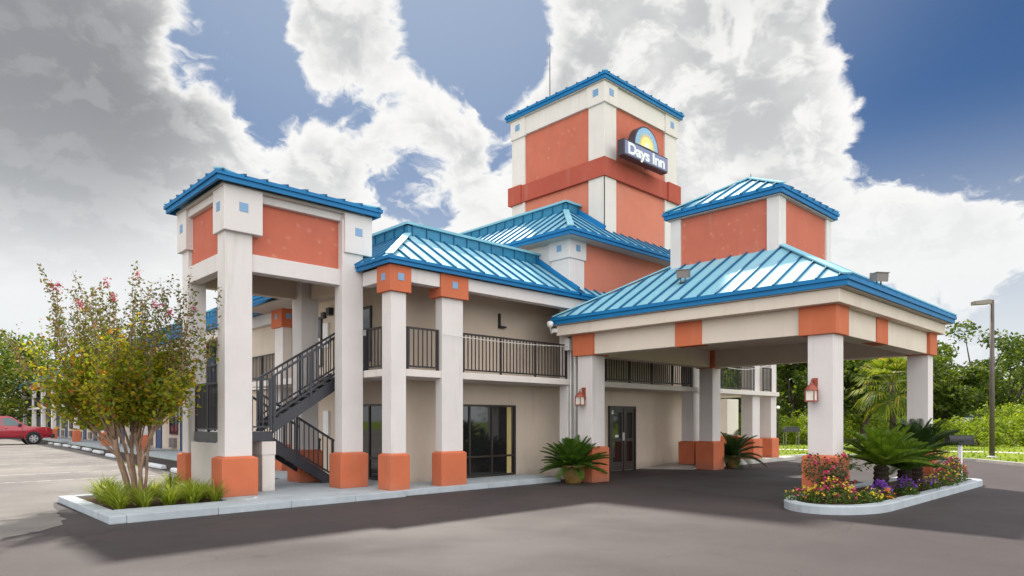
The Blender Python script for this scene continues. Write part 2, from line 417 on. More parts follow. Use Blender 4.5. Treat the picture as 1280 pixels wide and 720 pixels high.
# tree bed kerb: thin on left/back, wide at front (it is the walk itself there)
struct(box(2.66, 2.90, 11.66, 15.5, 0, WZ).build('bed_kerb', M_CONC, bevel=.02))
struct(box(2.902, 4.75, 15.28, 15.5, 0, WZ).build('bed_kerb', M_CONC, bevel=.02))
w = MB()
for x0, x1 in ((2.902, 4.28), (4.286, 5.58), (5.586, 6.9), (6.906, 8.09)):
    w.box(x0, x1, 11.66, 12.5, 0, WZ)
w.box(4.76, 8.09, 12.503, 16.2, 0, WZ); w.box(8.093, 9.2, 13.153, 20, 0, WZ)
struct(w.build('walkway', M_CONC, bevel=.012))
w = MB(); w.box(8.098, 10.5, 11.78, 13.15, 0, WZ); w.box(10.504, 13.0, 11.78, 13.15, 0, WZ)
struct(w.build('porch_walk', M_CONC, bevel=.012))
w = MB(); w.hexa([(18.3, 13.15, 0.0), (19.2, 11.72, 0.0), (20.0, 11.72, 0), (20, 13.15, 0), (18.35, 13.15, .02), (19.25, 11.74, .02), (20, 11.72, WZ), (20, 13.15, WZ)])
w.box(20.003, 27, 11.72, 16.5, 0, WZ)
struct(w.build('entrance_walk', M_CONC2, bevel=.008))
struct(box(2.905, 4.755, 12.503, 15.275, .0, .09).build('bed_soil', M_SOIL))
# island
def island_outline(o):
    cx, cy, rx, ru, rd = 13.0, 4.82, 1.35 + o, .88 + o, .87 + o
    pts = [(cx + rx * math.cos(a), cy + (ru if math.sin(a) > 0 else rd) * math.sin(a)) for a in [math.pi / 2 + math.pi * i / 18 for i in range(19)]]
    xr, rr = 19.55, .35 + o
    y0, y1 = cy - rd, cy + ru
    pts += [(xr + rr * math.sin(a), y0 + rr - rr * math.cos(a)) for a in [math.pi / 2 * i / 5 for i in range(6)]]
    pts += [(xr + rr * math.cos(a), y1 - rr + rr * math.sin(a)) for a in [math.pi / 2 * i / 5 for i in range(6)]]
    return pts
struct(kerb_ring(island_outline(0), island_outline(-.2), .15, 'island_kerb'))
struct(MB().prism(island_outline(-.195), .0, .10).build('island_soil', M_SOIL))
# lawn kerb on the right
kp = [(20.0, 12.0), (25, 12.35), (27.0, 12.42), (29.6, 12.3), (31.2, 10.8), (31.6, 8.6), (30.8, 6.46), (28.8, 4.63), (26, 1.5), (23, -8), (20, -60)]
mb = MB()
for (x0, y0), (x1, y1) in zip(kp[1:], kp[2:]):
    d = Vector((x1 - x0, y1 - y0)).normalized(); nrm = Vector((d.y, -d.x)) * -.18
    mb.hexa([(x0, y0, -.01), (x1, y1, -.01), (x1 + nrm.x, y1 + nrm.y, -.01), (x0 + nrm.x, y0 + nrm.y, -.01), (x0, y0, .11), (x1, y1, .11), (x1 + nrm.x, y1 + nrm.y, .11), (x0 + nrm.x, y0 + nrm.y, .11)])
struct(mb.build('lawn_kerb', M_CONC2))
lawn_in = [(27.2, 12.6), (29.75, 12.5), (31.4, 10.9), (31.8, 8.6), (31.0, 6.4), (29.0, 4.5), (26.2, 1.3), (23.2, -8), (20.2, -60), (160, -60), (160, 120), (27.2, 120)]
struct(MB().poly(*[(x, y, .05) for x, y in lawn_in]).build('lawn', M_LAWN))
sp = [(31.5, 40), (32.2, 20), (34.2, 15.5), (37.2, 11), (38.6, 7.4), (37.9, 5), (34, -4), (30, -30)]
mb = MB()
for (x0, y0), (x1, y1) in zip(sp, sp[1:]):
    mb.poly((x0, y0, .06), (x0 + 1.3, y0 + .3, .06), (x1 + 1.3, y1 + .3, .06), (x1, y1, .06))
struct(mb.build('garden_path', mat('pale_path', (.50, .46, .42), .9, .2, var=.1)))

# ------------------------------------------------------------------ building helpers
def column(parent, x0, x1, y0, y1, top, inset=.085, zb=.9, z0=.0, m=None, cap=None, capm=None, base_m=None, tile=False, local=False):
    """base box outline given; shaft inset from it"""
    sh = box(x0 + inset, x1 - inset, y0 + inset, y1 - inset, zb - .005, top).build('column', m or M_WHITE, parent, bevel=.012, local=local)
    bm_ = MB(); bm_.box(x0, x1, y0, y1, z0, zb - .04)
    bm_.hexa([(x0, y0, zb - .04), (x1, y0, zb - .04), (x1, y1, zb - .04), (x0, y1, zb - .04), (x0 + inset, y0 + inset, zb), (x1 - inset, y0 + inset, zb), (x1 - inset, y1 - inset, zb), (x0 + inset, y1 - inset, zb)])
    bm_.build('column_base', base_m or M_ORANGE, sh, bevel=.008, local=local)
    if cap:
        cx0, cx1, cy0, cy1, cz0, cz1 = cap
        cp = box(cx0, cx1, cy0, cy1, cz0, cz1).build('column_cap', capm or M_WHITE, sh, bevel=.01, local=local)
        if tile: tiles(sh, cx0, cx1, cy0, cy1, cz0, cz1, tile, local)
    return sh
def tiles(parent, x0, x1, y0, y1, z0, z1, s=.16, local=False):
    cx, cy, cz = (x0 + x1) / 2, (y0 + y1) / 2, z0 + (z1 - z0) * .56
    box(cx - s / 2, cx + s / 2, y0 - .008, y0 + .012, cz - s / 2, cz + s / 2).build('accent_tile', M_TILE, parent, local=local)
    box(x0 - .008, x0 + .012, cy - s / 2, cy + s / 2, cz - s / 2, cz + s / 2).build('accent_tile', M_TILE, parent, local=local)

def metal_roof(parent, x0, x1, y0, y1, z, d, pitch, sides='WESN', hips='SW SE NW NE', seam=.42, fh=.16, fdrop=0., local=False, hipcap=True, name='roof', closed=True, seam_h=.045, overrun=.03, s_span=None):
    """standing-seam roof frustum: eave rectangle at height z rising inwards by run d. Mesh of pans plus child seams, hip caps and fascia."""
    hips = hips.split()
    zt = z + d * pitch
    xi0 = x0 + (d if 'W' in sides else 0); xi1 = x1 - (d if 'E' in sides else 0)
    yi0 = y0 + (d if 'S' in sides else 0); yi1 = y1 - (d if 'N' in sides else 0)
    pan = MB(); sm = MB()
    nl = 1 / math.sqrt(1 + pitch * pitch)
    def side(k):
        if k == 'S': a, b, c, e = (x0, y0), (x1, y0), (xi1, yi0), (xi0, yi0)
        if k == 'N': a, b, c, e = (x1, y1), (x0, y1), (xi0, yi1), (xi1, yi1)
        if k == 'W': a, b, c, e = (x0, y1), (x0, y0), (xi0, yi0), (xi0, yi1)
        if k == 'E': a, b, c, e = (x1, y0), (x1, y1), (xi1, yi1), (xi1, yi0)
        pan.poly((*a, z), (*b, z), (*c, zt), (*e, zt))
        L = math.dist(a, b); u = Vector((b[0] - a[0], b[1] - a[1])) / L; inn = Vector((-u.y, u.x))
        lft = (Vector((e[0], e[1])) - Vector(a)).dot(u); rgt = L - (Vector((c[0], c[1])) - Vector(a)).dot(u)
        n = int(L / seam); off = (L - n * seam) / 2
        up = Vector((-inn.x * pitch, -inn.y * pitch, 1)) * nl
        for i in range(n + 1):
            t = off + i * seam
            run = d
            if lft > .01: run = min(run, t * d / lft)
            if rgt > .01: run = min(run, (L - t) * d / rgt)
            if run < .06: continue
            p = Vector((*a, z)) + Vector((u.x, u.y, 0)) * t - Vector((inn.x, inn.y, pitch)) * overrun
            q = Vector((*a, z)) + Vector((u.x, u.y, 0)) * t + Vector((inn.x, inn.y, pitch)) * run
            sm.beam(p + up * seam_h / 2, q + up * seam_h / 2, .032, seam_h, up)
    for k in sides: side(k)
    if closed: pan.poly((xi0, yi0, zt), (xi1, yi0, zt), (xi1, yi1, zt), (xi0, yi1, zt))
    ro = pan.join(sm).build(name, M_ROOF, parent, local=local, m2=M_SEAM)
    if hipcap:
        hc = MB(); ok = False
        for k, p, q in (('SW', (x0, y0), (xi0, yi0)), ('SE', (x1, y0), (xi1, yi0)), ('NW', (x0, y1), (xi0, yi1)), ('NE', (x1, y1), (xi1, yi1))):
            if k in hips: hc.beam((*p, z + .035), (*q, zt + .035), .17, .03); ok = True
        if ok: hc.parts('hip_cap', M_ROOF, ro, local=local)
    fa = MB(); t = .05
    # stepped fascia: upper lip a little proud of the lower board
    def fas(xa, xb, ya, yb, za, zb): fa.box(xa, xb, ya, yb, za, zb)
    lip = .035; zm = z - fh * .42
    if 'S' in sides: fas(x0 - lip, x1 + lip, y0 - lip, y0 + t, zm, z + .006); fas(x0, x1, y0, y0 + t, z - fh, zm)
    if 'N' in sides: fas(x0 - lip, x1 + lip, y1 - t, y1 + lip, zm, z + .006); fas(x0, x1, y1 - t, y1, z - fh, zm)
    ys, yn = (y0 + t if 'S' in sides else y0), (y1 - t if 'N' in sides else y1)
    if 'W' in sides: fas(x0 - lip, x0 + t, ys + .001, yn - .001, zm, z + .006); fas(x0, x0 + t, ys + .001, yn - .001, z - fh, zm)
    if 'E' in sides: fas(x1 - t, x1 + lip, ys + .001, yn - .001, zm, z + .006); fas(x1 - t, x1, ys + .001, yn - .001, z - fh, zm)
    fa.build('fascia', M_FASCIA, ro, local=local)
    return ro
def parapet(parent, segs, z0, z1, seam=.42, local=False):
    """vertical metal screen above a sloping roof: segs = list of ((x,y),(x,y)) seen from outside on the right-hand side"""
    p = MB(); s = MB(); c = MB()
    for a, b in segs:
        L = math.dist(a, b); u = Vector((b[0] - a[0], b[1] - a[1], 0)) / L; out = Vector((u.y, -u.x, 0))
        mid0, mid1 = Vector((*a, 0)), Vector((*b, 0))
        p.beam(mid0 + u * .005 + Vector((0, 0, (z0 + z1) / 2)) - out * .04, mid1 - u * .005 + Vector((0, 0, (z0 + z1) / 2)) - out * .04, .08, z1 - z0)
        n = int(L / seam)
        for i in range(n + 1):
            q = mid0 + u * (i * seam + (L - n * seam) / 2) + out * .012
            s.beam(q + Vector((0, 0, z0)), q + Vector((0, 0, z1 - .045)), .025, .03, out)
        c.beam(mid0 - u * .05 + Vector((0, 0, z1)) - out * .03, mid1 + u * .05 + Vector((0, 0, z1)) - out * .03, .19, .06)
    o = p.join(s).build('roof_parapet', M_FASCIA2, parent, local=local, m2=M_SEAM)
    c.parts('coping', M_ROOF, o, local=local)
    return o
M_FASCIA2 = mat('teal_band_metal', (.022, .19, .33), .45, .5, .15, var=.12, vscale=2)

def railing(parent, p, q, z0=2.76, z1=3.59, sp=.112, m=None, posts=1.25, local=False):
    p, q = Vector((*p, 0)), Vector((*q, 0)); L = (q - p).length; u = (q - p) / L
    def at(t, z): return p + u * t + Vector((0, 0, z))
    r = MB(); r.beam(at(0, z1), at(L, z1), .05, .04); r.beam(at(0, z0), at(L, z0), .035, .035)
    n = max(1, round(L / posts))
    for i in range(n + 1):
        t = min(max(i * L / n, .02), L - .02); r.beam(at(t, z0 - .07), at(t, z1 - .02), .042, .042, u)
    o = r.build('railing', m or M_DARKMETAL, parent, local=local)
    b = MB(); k = int(L / sp)
    for i in range(k):
        t = (i + .5) * L / k; b.beam(at(t, z0), at(t, z1 - .02), .02, .02, u)
    b.build('baluster', m or M_DARKMETAL, o, local=local)
    return o
def window_y(parent, x0, x1, y, z0, z1, muls=(), bars=(), curtain=None, local=False, dy=-1, name='window', fm=None):
    """framed glazing on a wall facing -Y at plane y"""
    f = MB(); t = .05
    f.box(x0, x1, y - .05, y + .02, z0, z0 + t); f.box(x0, x1, y - .05, y + .02, z1 - t, z1)
    f.box(x0, x0 + t, y - .05, y + .02, z0 + t, z1 - t); f.box(x1 - t, x1, y - .05, y + .02, z0 + t, z1 - t)
    for mx in muls: f.box(mx - t / 2, mx + t / 2, y - .048, y + .02, z0 + t, z1 - t)
    for bz in bars: f.box(x0 + t, x1 - t, y - .044, y + .02, bz - t / 2, bz + t / 2)
    o = f.build(name, fm or M_BROWN, parent, local=local)
    box(x0 + .01, x1 - .01, y - .02, y - .01, z0 + .01, z1 - .01).build('pane', M_GLASS, o, local=local)
    if curtain: box(curtain[0], curtain[1], y - .026, y - .021, z0 + t, z1 - t).build('curtain', M_CURTAIN, o, local=local)
    return o
def window_x(parent, x, y0, y1, z0, z1, muls=(), bars=(), local=False, name='window', fm=None, pane=None):
    f = MB(); t = .05
    f.box(x - .05, x + .02, y0, y1, z0, z0 + t); f.box(x - .05, x + .02, y0, y1, z1 - t, z1)
    f.box(x - .05, x + .02, y0, y0 + t, z0 + t, z1 - t); f.box(x - .05, x + .02, y1 - t, y1, z0 + t, z1 - t)
    for my in muls: f.box(x - .048, x + .02, my - t / 2, my + t / 2, z0 + t, z1 - t)
    for bz in bars: f.box(x - .044, x + .02, y0 + t, y1 - t, bz - t / 2, bz + t / 2)
    o = f.build(name, fm or M_BROWN, parent, local=local)
    box(x - .02, x - .01, y0 + .01, y1 - .01, z0 + .01, z1 - .01).build('pane', pane or M_GLASS, o, local=local)
    return o

# ------------------------------------------------------------------ stair tower
ST = thing('stair_tower', 'two storey stair tower with open columns, terracotta panels and blue eave, left of the porch', 'tower', (6.4, 14.3, 0))
EZ = 6.08
column(ST, 4.84, 5.54, 13.0, 13.55, 5.95, cap=(4.87, 5.62, 12.98, 13.56, 5.22, EZ), tile=.17, z0=WZ)
column(ST, 7.31, 7.99, 12.95, 13.45, 5.95, cap=(7.43, 8.10, 12.98, 13.5, 5.22, EZ), tile=.17, z0=WZ)
column(ST, 4.86, 5.40, 15.1, 15.64, 5.95, cap=(4.87, 5.40, 15.1, 15.66, 5.22, EZ), tile=.17, z0=WZ)
column(ST, 7.31, 7.92, 14.85, 15.5, 5.95, z0=WZ)
b = MB(); b.box(5.45, 7.5, 13.14, 13.4, 4.52, 4.865); b.box(5.6, 7.45, 13.1, 13.4, 5.90, EZ)
b.box(4.96, 5.2, 13.46, 15.2, 4.52, 4.865); b.box(4.92, 5.2, 13.5, 15.12, 5.90, EZ); b.parts('beam', M_WHITE, ST, bevel=.008)
box(5.40, 7.52, 13.21, 13.36, 4.866, 5.899).build('wall_panel', M_RED, ST)
box(5.02, 5.18, 13.48, 15.16, 4.866, 5.899).build('wall_panel', M_RED, ST)
b = MB(); b.box(5.2, 7.5, 15.2, 15.42, 4.48, EZ); b.box(7.62, 7.85, 13.42, 14.9, 4.48, EZ); b.parts('rear_wall', M_TAN, ST)
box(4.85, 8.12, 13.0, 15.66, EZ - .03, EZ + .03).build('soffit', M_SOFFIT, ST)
metal_roof(ST, 4.70, 8.24, 12.84, 15.86, EZ + .175, 1.5, .25, fh=.16, overrun=.05, hipcap=True)
box(4.97, 5.10, 13.56, 15.09, WZ, 1.14).build('low_wall', M_CREAM, ST, bevel=.01)

# ------------------------------------------------------------------ staircase
SC = thing('staircase', 'dark steel staircase with railings and half landing inside the stair tower', 'staircase', (6.5, 14.2, WZ))
YF = 13.58
lb = MB(); lb.box(5.02, 6.1, YF, 15.05, 1.16, 1.36); lb.build('landing', M_STEEL, SC, bevel=.006)
def flight(y0, y1, xa, za, xb, zb):
    st = MB(); h = .26
    for y in (y0, y1):
        st.hexa([(xa, y - .03, za - h), (xb, y - .03, zb - h), (xb, y + .03, zb - h), (xa, y + .03, za - h), (xa, y - .03, za), (xb, y - .03, zb), (xb, y + .03, zb), (xa, y + .03, za)])
    st.parts('stringer', M_STEEL, SC)
    tr = MB(); n = 8
    for i in range(n):
        t = (i + .5) / n; x = xa + (xb - xa) * t; z = za + (zb - za) * t - .08
        tr.box(x - .15, x + .15, y0 + .03, y1 - .03, z - .02, z + .025)
    tr.build('tread', mat('tread_concrete', (.13, .13, .135), .8, .3), SC)
def slope_rail(y, xa, za, xb, zb, h=.88, sp=.115):
    r = MB(); r.beam((xa, y, za + h), (xb, y, zb + h), .05, .045); r.beam((xa, y, za + .07), (xb, y, zb + .07), .035, .035)
    for t in (0.02, .5, .98):
        x = xa + (xb - xa) * t; z = za + (zb - za) * t; r.beam((x, y, z - .1), (x, y, z + h), .045, .045, (1, 0, 0))
    o = r.build('stair_railing', M_STEEL, SC)
    b = MB(); k = int(abs(xb - xa) / sp)
    for i in range(k):
        t = (i + .5) / k; x = xa + (xb - xa) * t; z = za + (zb - za) * t; b.beam((x, y, z + .07), (x, y, z + h), .02, .02, (1, 0, 0))
    b.build('baluster', M_STEEL, o)
flight(YF, 14.22, 6.08, 1.58, 7.78, 2.69); slope_rail(YF - .02, 6.08, 1.62, 7.78, 2.73); slope_rail(14.24, 6.08, 1.62, 7.95, 2.78)
flight(14.42, 15.02, 6.1, 1.40, 7.95, .24); slope_rail(14.40, 6.1, 1.34, 7.95, .23); slope_rail(15.05, 6.1, 1.34, 7.95, .23)
railing(SC, (5.56, YF - .02), (6.06, YF - .02), 1.46, 2.44, m=M_STEEL, posts=.6)
railing(SC, (5.06, YF), (5.06, 15.06), 1.42, 2.34, sp=.075, m=M_DARKMETAL, posts=.8)
railing(SC, (7.98, 14.3), (8.75, 14.3), 2.76, 3.62, m=M_STEEL, posts=.7)
p = box(5.86, 6.13, 13.56, 14.1, WZ, 1.15).build('pier', M_CREAM, SC, bevel=.01)
box(5.845, 6.145, 13.545, 14.11, .88, 1.155).build('pier_cap', M_CREAM, p, bevel=.01)

# ------------------------------------------------------------------ lobby building
LB = thing('motel_lobby', 'two storey tan motel block with balcony, teal metal roofs and glazed ground floor', 'building', (12, 15, 0))
wl = MB(); wl.box(9.0, 20.9, 13.1, 22, 0, 2.535); wl.box(9.0, 20.9, 13.1, 22, 2.69, 5.2); wl.build('wall', M_TAN, LB)
sb = MB(); sb.box(7.93, 9.85, 11.95, 13.09, 2.535, 2.69); sb.box(9.853, 19.9, 11.955, 13.09, 2.535, 2.69); sb.box(19.903, 26.0, 11.95, 13.5, 2.53, 2.69); sb.box(20.91, 26.0, 13.503, 16, 2.53, 2.69)
sb.box(7.93, 8.99, 13.093, 19.2, 2.535, 2.69); sb.parts('balcony_slab', M_CREAM, LB, bevel=.008)
C1 = column(LB, 7.83, 8.32, 11.84, 12.32, 4.8, inset=.06, cap=(7.81, 8.34, 11.82, 12.34, 4.29, 4.845), capm=M_ORANGE, tile=.15)
C2 = column(LB, 9.17, 9.89, 11.85, 12.22, 4.8, inset=.06, cap=(9.13, 9.92, 11.82, 12.26, 4.33, 4.845), capm=M_ORANGE, tile=.15)
box(13.52, 14.0, 12.0, 12.3, 0, 4.84).build('wall_nib', M_WHITE, LB, bevel=.01)
bm_ = MB(); bm_.box(8.34, 9.13, 11.86, 12.1, 4.53, 4.84); bm_.box(9.92, 20, 11.86, 12.1, 4.55, 4.84); bm_.box(7.87, 8.1, 12.34, 13.0, 4.53, 4.84)
bm_.parts('porch_beam', M_WHITE, LB, bevel=.008)
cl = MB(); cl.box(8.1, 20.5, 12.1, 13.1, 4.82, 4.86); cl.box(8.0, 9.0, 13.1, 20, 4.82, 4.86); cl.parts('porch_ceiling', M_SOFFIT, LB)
for a, b_ in (((8.36, 12.02), (9.2, 12.02)), ((9.9, 12.02), (13.5, 12.02)), ((14.02, 12.02), (19.68, 12.02)), ((20.45, 12.05), (24.1, 12.05)), ((24.8, 12.05), (25.5, 12.05)), ((7.98, 12.36), (7.98, 13.0))):
    railing(LB, a, b_)
window_y(LB, 10.55, 12.61, 13.1, .14, 1.995, muls=(11.0, 11.76), bars=(.66,), curtain=(12.3, 12.46))
window_x(LB, 9.0, 13.62, 15.4, .14, 1.99, muls=(14.5,), bars=(.66,))
for y0, y1 in ((14.42, 15.3), (16.92, 17.6)):
    wn = window_x(LB, 9.0, y0, y1, 3.05, 4.42, bars=(3.86,))
    box(8.94, 9.0, y0 + .05, y1 - .05, 3.1, 3.84).build('lower_sash', M_WHITEPAINT, wn)
box(8.93, 9.0, 16.52, 16.80, 3.55, 4.22).build('fuse_box', M_WHITEPAINT, LB, bevel=.01)
box(8.93, 9.0, 16.5, 16.78, 1.2, 1.85).build('fuse_box', M_WHITEPAINT, LB, bevel=.01)
box(8.86, 9.0, 16.32, 16.5, 4.40, 4.60).build('wall_vent', M_BLACK, LB, bevel=.01)
box(8.9, 9.0, 16.7, 16.86, 4.36, 4.52).build('wall_vent', M_BROWN, LB, bevel=.01)
fx = MB(); fx.box(12.0, 12.05, 13.04, 13.1, 4.02, 4.40); fx.box(12.0, 12.2, 12.98, 13.1, 4.02, 4.07); fx.build('wall_bracket', M_BLACK, LB)
# entrance door
dr = MB(); X0, X1 = 16.64, 18.0
dr.box(X0, X0 + .07, 13.02, 13.12, 0, 2.04); dr.box(X1 - .07, X1, 13.02, 13.12, 0, 2.04); dr.box(X0 + .07, X1 - .07, 13.02, 13.12, 1.96, 2.04); dr.box(17.36, 17.42, 13.03, 13.12, 0, 1.96)
dr = dr.build('door_frame', M_BROWN, LB)
for x0, x1 in ((16.72, 17.35), (17.43, 17.92)):
    lf = MB(); lf.box(x0, x0 + .09, 13.05, 13.1, .02, 1.955); lf.box(x1 - .09, x1, 13.05, 13.1, .02, 1.955); lf.box(x0 + .09, x1 - .09, 13.05, 13.1, 1.84, 1.955); lf.box(x0 + .09, x1 - .09, 13.05, 13.1, .02, .28); lf.box(x0 + .09, x1 - .09, 13.05, 13.1, .92, 1.02)
    lf.build('door_leaf', M_BROWN, dr)
    box(x0 + .08, x1 - .08, 13.07, 13.08, .1, 1.9).build('pane', M_GLASS, dr)
box(17.29, 17.33, 12.99, 13.05, .95, 1.2).build('handle', M_PIPE, dr); box(16.95, 17.12, 13.062, 13.068, 1.06, 1.13).build('notice', M_WHITEPAINT, dr); box(16.76, 16.84, 13.045, 13.05, 1.78, 1.9).build('notice', M_WHITEPAINT, dr)
box(20.86, 20.92, 13.12, 14.0, .1, 2.05).build('side_door', M_BROWN, LB)
# right-hand gallery columns
column(LB, 19.72, 20.4, 11.95, 12.55, 4.8, inset=.075, z0=WZ)
column(LB, 24.11, 24.84, 12.08, 12.7, 4.8, inset=.075, z0=0)
column(LB, 25.5, 26.12, 12.02, 12.72, 4.8, inset=.075, z0=0)
column(LB, 27.4, 28.6, 14.9, 15.5, 2.53, inset=.1, z0=0, m=M_CREAM)
# lower roof with its screen
metal_roof(LB, 7.73, 13.69, 11.73, 21.5, 4.985, 1.5, .66, sides='WS', hips='SW', fh=.145, closed=False)
metal_roof(LB, 13.695, 26.6, 11.73, 12.46, 4.985, .36, .66, sides='S', hips='', fh=.145, closed=False, hipcap=False)
parapet(LB, [((9.23, 21.5), (9.23, 13.23)), ((9.23, 13.23), (13.69, 13.23))], 5.95, 6.25)
rf = MB(); rf.box(9.25, 13.69, 13.25, 21.5, 5.9, 5.97); rf.build('flat_roof', M_CONC2, LB)
fl = MB(); fl.beam((13.66, 11.75, 5.06), (13.66, 13.27, 6.09), .05, .16); fl.build('roof_flashing', M_FASCIA, LB)
rb = MB(); rb.box(20.9, 26.4, 12.1, 16, 4.845, 5.3); rb.build('flat_roof', M_CREAM, LB)
# downspout and boxes at the nib
ds = MB(); ds.tube([(13.66, 11.86, .05), (13.66, 11.86, 3.5), (13.66, 11.92, 3.75), (13.6, 12.0, 4.5)], .048, 10); ds.build('downspout', M_PIPE, LB, smooth=True)
mb = MB(); mb.box(13.40, 13.55, 11.84, 12.0, 3.45, 3.75); mb.tube([(13.57, 11.94, .05), (13.57, 11.94, 3.45)], .02, 6); mb.build('junction_box', M_PIPE, LB, bevel=.0)

# upper block
ub = MB(); ub.box(13.69, 20.2, 12.1, 21, 4.9, 6.5); UB = ub.build('upper_wall', M_WHITE, LB)
box(14.22, 20.15, 12.06, 12.1, 4.95, 6.48).build('wall_panel', M_SALMON, LB)
pl = MB(); pl.box(13.64, 14.25, 12.04, 12.72, 4.9, 5.98); PL = pl.build('pilaster', M_WHITE, LB, bevel=.008)
box(13.60, 14.29, 12.0, 12.77, 5.97, 6.49).build('pilaster_cap', M_WHITE, PL, bevel=.01); tiles(PL, 13.60, 14.29, 12.0, 12.77, 5.97, 6.49, .17)
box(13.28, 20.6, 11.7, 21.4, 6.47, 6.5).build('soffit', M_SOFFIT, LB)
metal_roof(LB, 13.24, 20.7, 11.64, 21.5, 6.64, 1.66, .68, sides='WSE', hips='SW SE', fh=.165, closed=False)
parapet(LB, [((14.9, 21.5), (14.9, 13.3)), ((14.9, 13.3), (15.5, 13.3))], 7.74, 8.05)
rf = MB(); rf.box(14.92, 19.1, 13.32, 21.5, 7.7, 7.76); rf.build('flat_roof', M_CONC2, LB)
fl = MB(); fl.beam((15.47, 12.30, 7.17), (15.47, 13.32, 7.87), .05, .15); fl.build('roof_flashing', M_FASCIA, LB)

# ------------------------------------------------------------------ sign tower
TW = thing('sign_tower', 'tall square terracotta tower with cream corner strips, dark red band and blue cap', 'tower', (17.4, 14.3, 6.5))
tx0, tx1, ty0, ty1 = 15.5, 19.3, 12.34, 16.23
box(tx0 + .06, tx1 - .06, ty0 + .06, ty1 - .06, 6.52, 8.75).build('wall', M_SALMON, TW)
box(tx0 + .06, tx1 - .06, ty0 + .06, ty1 - .06, 9.23, 11.0).build('wall', M_RED, TW)
for cx0, cx1 in ((tx0, tx0 + .57), (tx1 - .67, tx1)):
    for cy0, cy1 in ((ty0, ty0 + .6), (ty1 - .6, ty1)):
        s = MB(); s.box(cx0, cx1, cy0, cy1, 6.52, 8.72); s.box(cx0, cx1, cy0, cy1, 9.26, 10.9); s = s.build('corner_strip', M_CREAM, TW, bevel=.006)
        e = .055; box(cx0 - e, cx1 + .02, cy0 - e, cy1 + .02, 10.86, 11.47).build('corner_cap', M_CREAM, s, bevel=.008)
        if cy0 == ty0 or cx0 == tx0: tiles(s, cx0 - e, cx1 + .02, cy0 - e, cy1 + .02, 10.86, 11.47, .2)
cn = MB(); cn.box(tx0 + .57, tx1 - .67, ty0 - .02, ty1 + .02, 10.9, 11.47); cn.box(tx0 - .02, tx1 + .02, ty0 + .62, ty1 - .62, 10.903, 11.468); cn.build('cornice', M_CREAM, TW)
bd = MB(); e = .05
bd.box(tx0 - e, tx1 + e, ty0 - e, ty1 + e, 8.715, 9.27); bd = bd.build('band', M_BAND, TW, bevel=.006)
e2 = .1
for cx0, cx1 in ((tx0 - e2, tx0 + .5), (tx1 - .62, tx1 + e2)):
    for cy0, cy1 in ((ty0 - e2, ty0 + .55), (ty1 - .5, ty1 + e2)):
        if (cx0 < tx0 and cy0 < ty0): continue
        box(cx0, cx1, cy0, cy1, 8.69, 9.29).build('band_block', M_BAND, bd, bevel=.006)
box(tx0 - .1, tx1 + .1, ty0 - .1, ty1 + .1, 11.46, 11.5).build('soffit', M_SOFFIT, TW)
metal_roof(TW, tx0 - .14, tx1 + .14, ty0 - .14, ty1 + .14, 11.66, 1.95, .3, fh=.17, overrun=.05, seam_h=.04)
jt = MB(); jt.box(15.488, 15.515, 12.328, 12.345, 6.95, 8.7); jt.build('expansion_joint', M_BLACK, TW)
AN = MB(); AN.tube([(15.6, 14.6, 11.4), (15.6, 14.6, 12.4), (15.6, 14.6, 13.55)], [.025, .018, .01], 6)
tag(AN.build('antenna', M_GREYBOX, loc=(15.6, 14.6, 11.4)), 'thin bare antenna mast standing on the tallest tower roof', 'antenna')

# sign
SG = thing('tower_sign', 'dark box sign with half sun above white lettering on the tall tower', 'sign', (16.84, 12.1, 9.25))
sx0, sx1, sz0, sz1, sy = 15.72, 17.95, 9.25, 9.72, 11.8
M_SIGNBODY = mat('sign_cabinet', (.035, .022, .035), .4, .5, var=.05)
box(sx0, sx1, sy, 12.04, sz0, sz1).build('cabinet', M_SIGNBODY, SG, bevel=.008)
M_SFACE = mat('sign_face_lavender', (.19, .21, .36), .3, .5, var=.03)
box(sx0 + .045, sx1 - .045, sy - .008, sy + .01, sz0 + .045, sz1 - .045).build('sign_face', M_SFACE, SG)
scx = 16.835; ar = .615
def arc(r, y, z=sz1 + .004, n=28): return [(scx + r * math.cos(math.pi * i / n), y, z + r * 1.02 * math.sin(math.pi * i / n)) for i in range(n + 1)]
MB().extrude(arc(ar, sy), (0, .24, 0)).build('arch_cabinet', M_SIGNBODY, SG)
MB().extrude(arc(ar - .045, sy - .006), (0, .012, 0)).build('arch_face', mat('sign_sky_blue', (.22, .42, .62), .3, .5, var=.03), SG)
ray = MB(); n = 17
for i in range(n):
    a = math.pi * (i + .5) / n; da = math.pi / n * .46
    r1 = .50 if i % 2 == 0 else .42
    pts = [(scx + .2 * math.cos(a - da), .2 * math.sin(a - da)), (scx + .30 * math.cos(a - da), .30 * math.sin(a - da)), (scx + r1 * math.cos(a), r1 * math.sin(a)), (scx + .30 * math.cos(a + da), .30 * math.sin(a + da)), (scx + .2 * math.cos(a + da), .2 * math.sin(a + da))]
    ray.extrude([(x, sy - .010, sz1 + .01 + max(z, .0)) for x, z in pts][::-1], (0, .003, 0))
ray.build('sun_ray', mat('sign_sun_yellow', (.85, .55, .10), .3, .5, var=.02), SG)
MB().extrude(arc(.30, sy - .013, sz1 + .012), (0, .006, 0)).build('sun_disc', mat('sign_sun_pale', (.88, .70, .22), .3, .5, var=.02), SG)
MB().extrude(arc(.14, sy - .018, sz1 + .012), (0, .005, 0)).build('sun_core', mat('sign_sun_core', (.90, .85, .55), .3, .5, var=.02), SG)
mb = MB()
for x in (16.2, 17.5): mb.box(x - .04, x + .04, 12.04, 12.34, 9.4, 9.48)
mb.build('bracket', M_GREYBOX, SG)
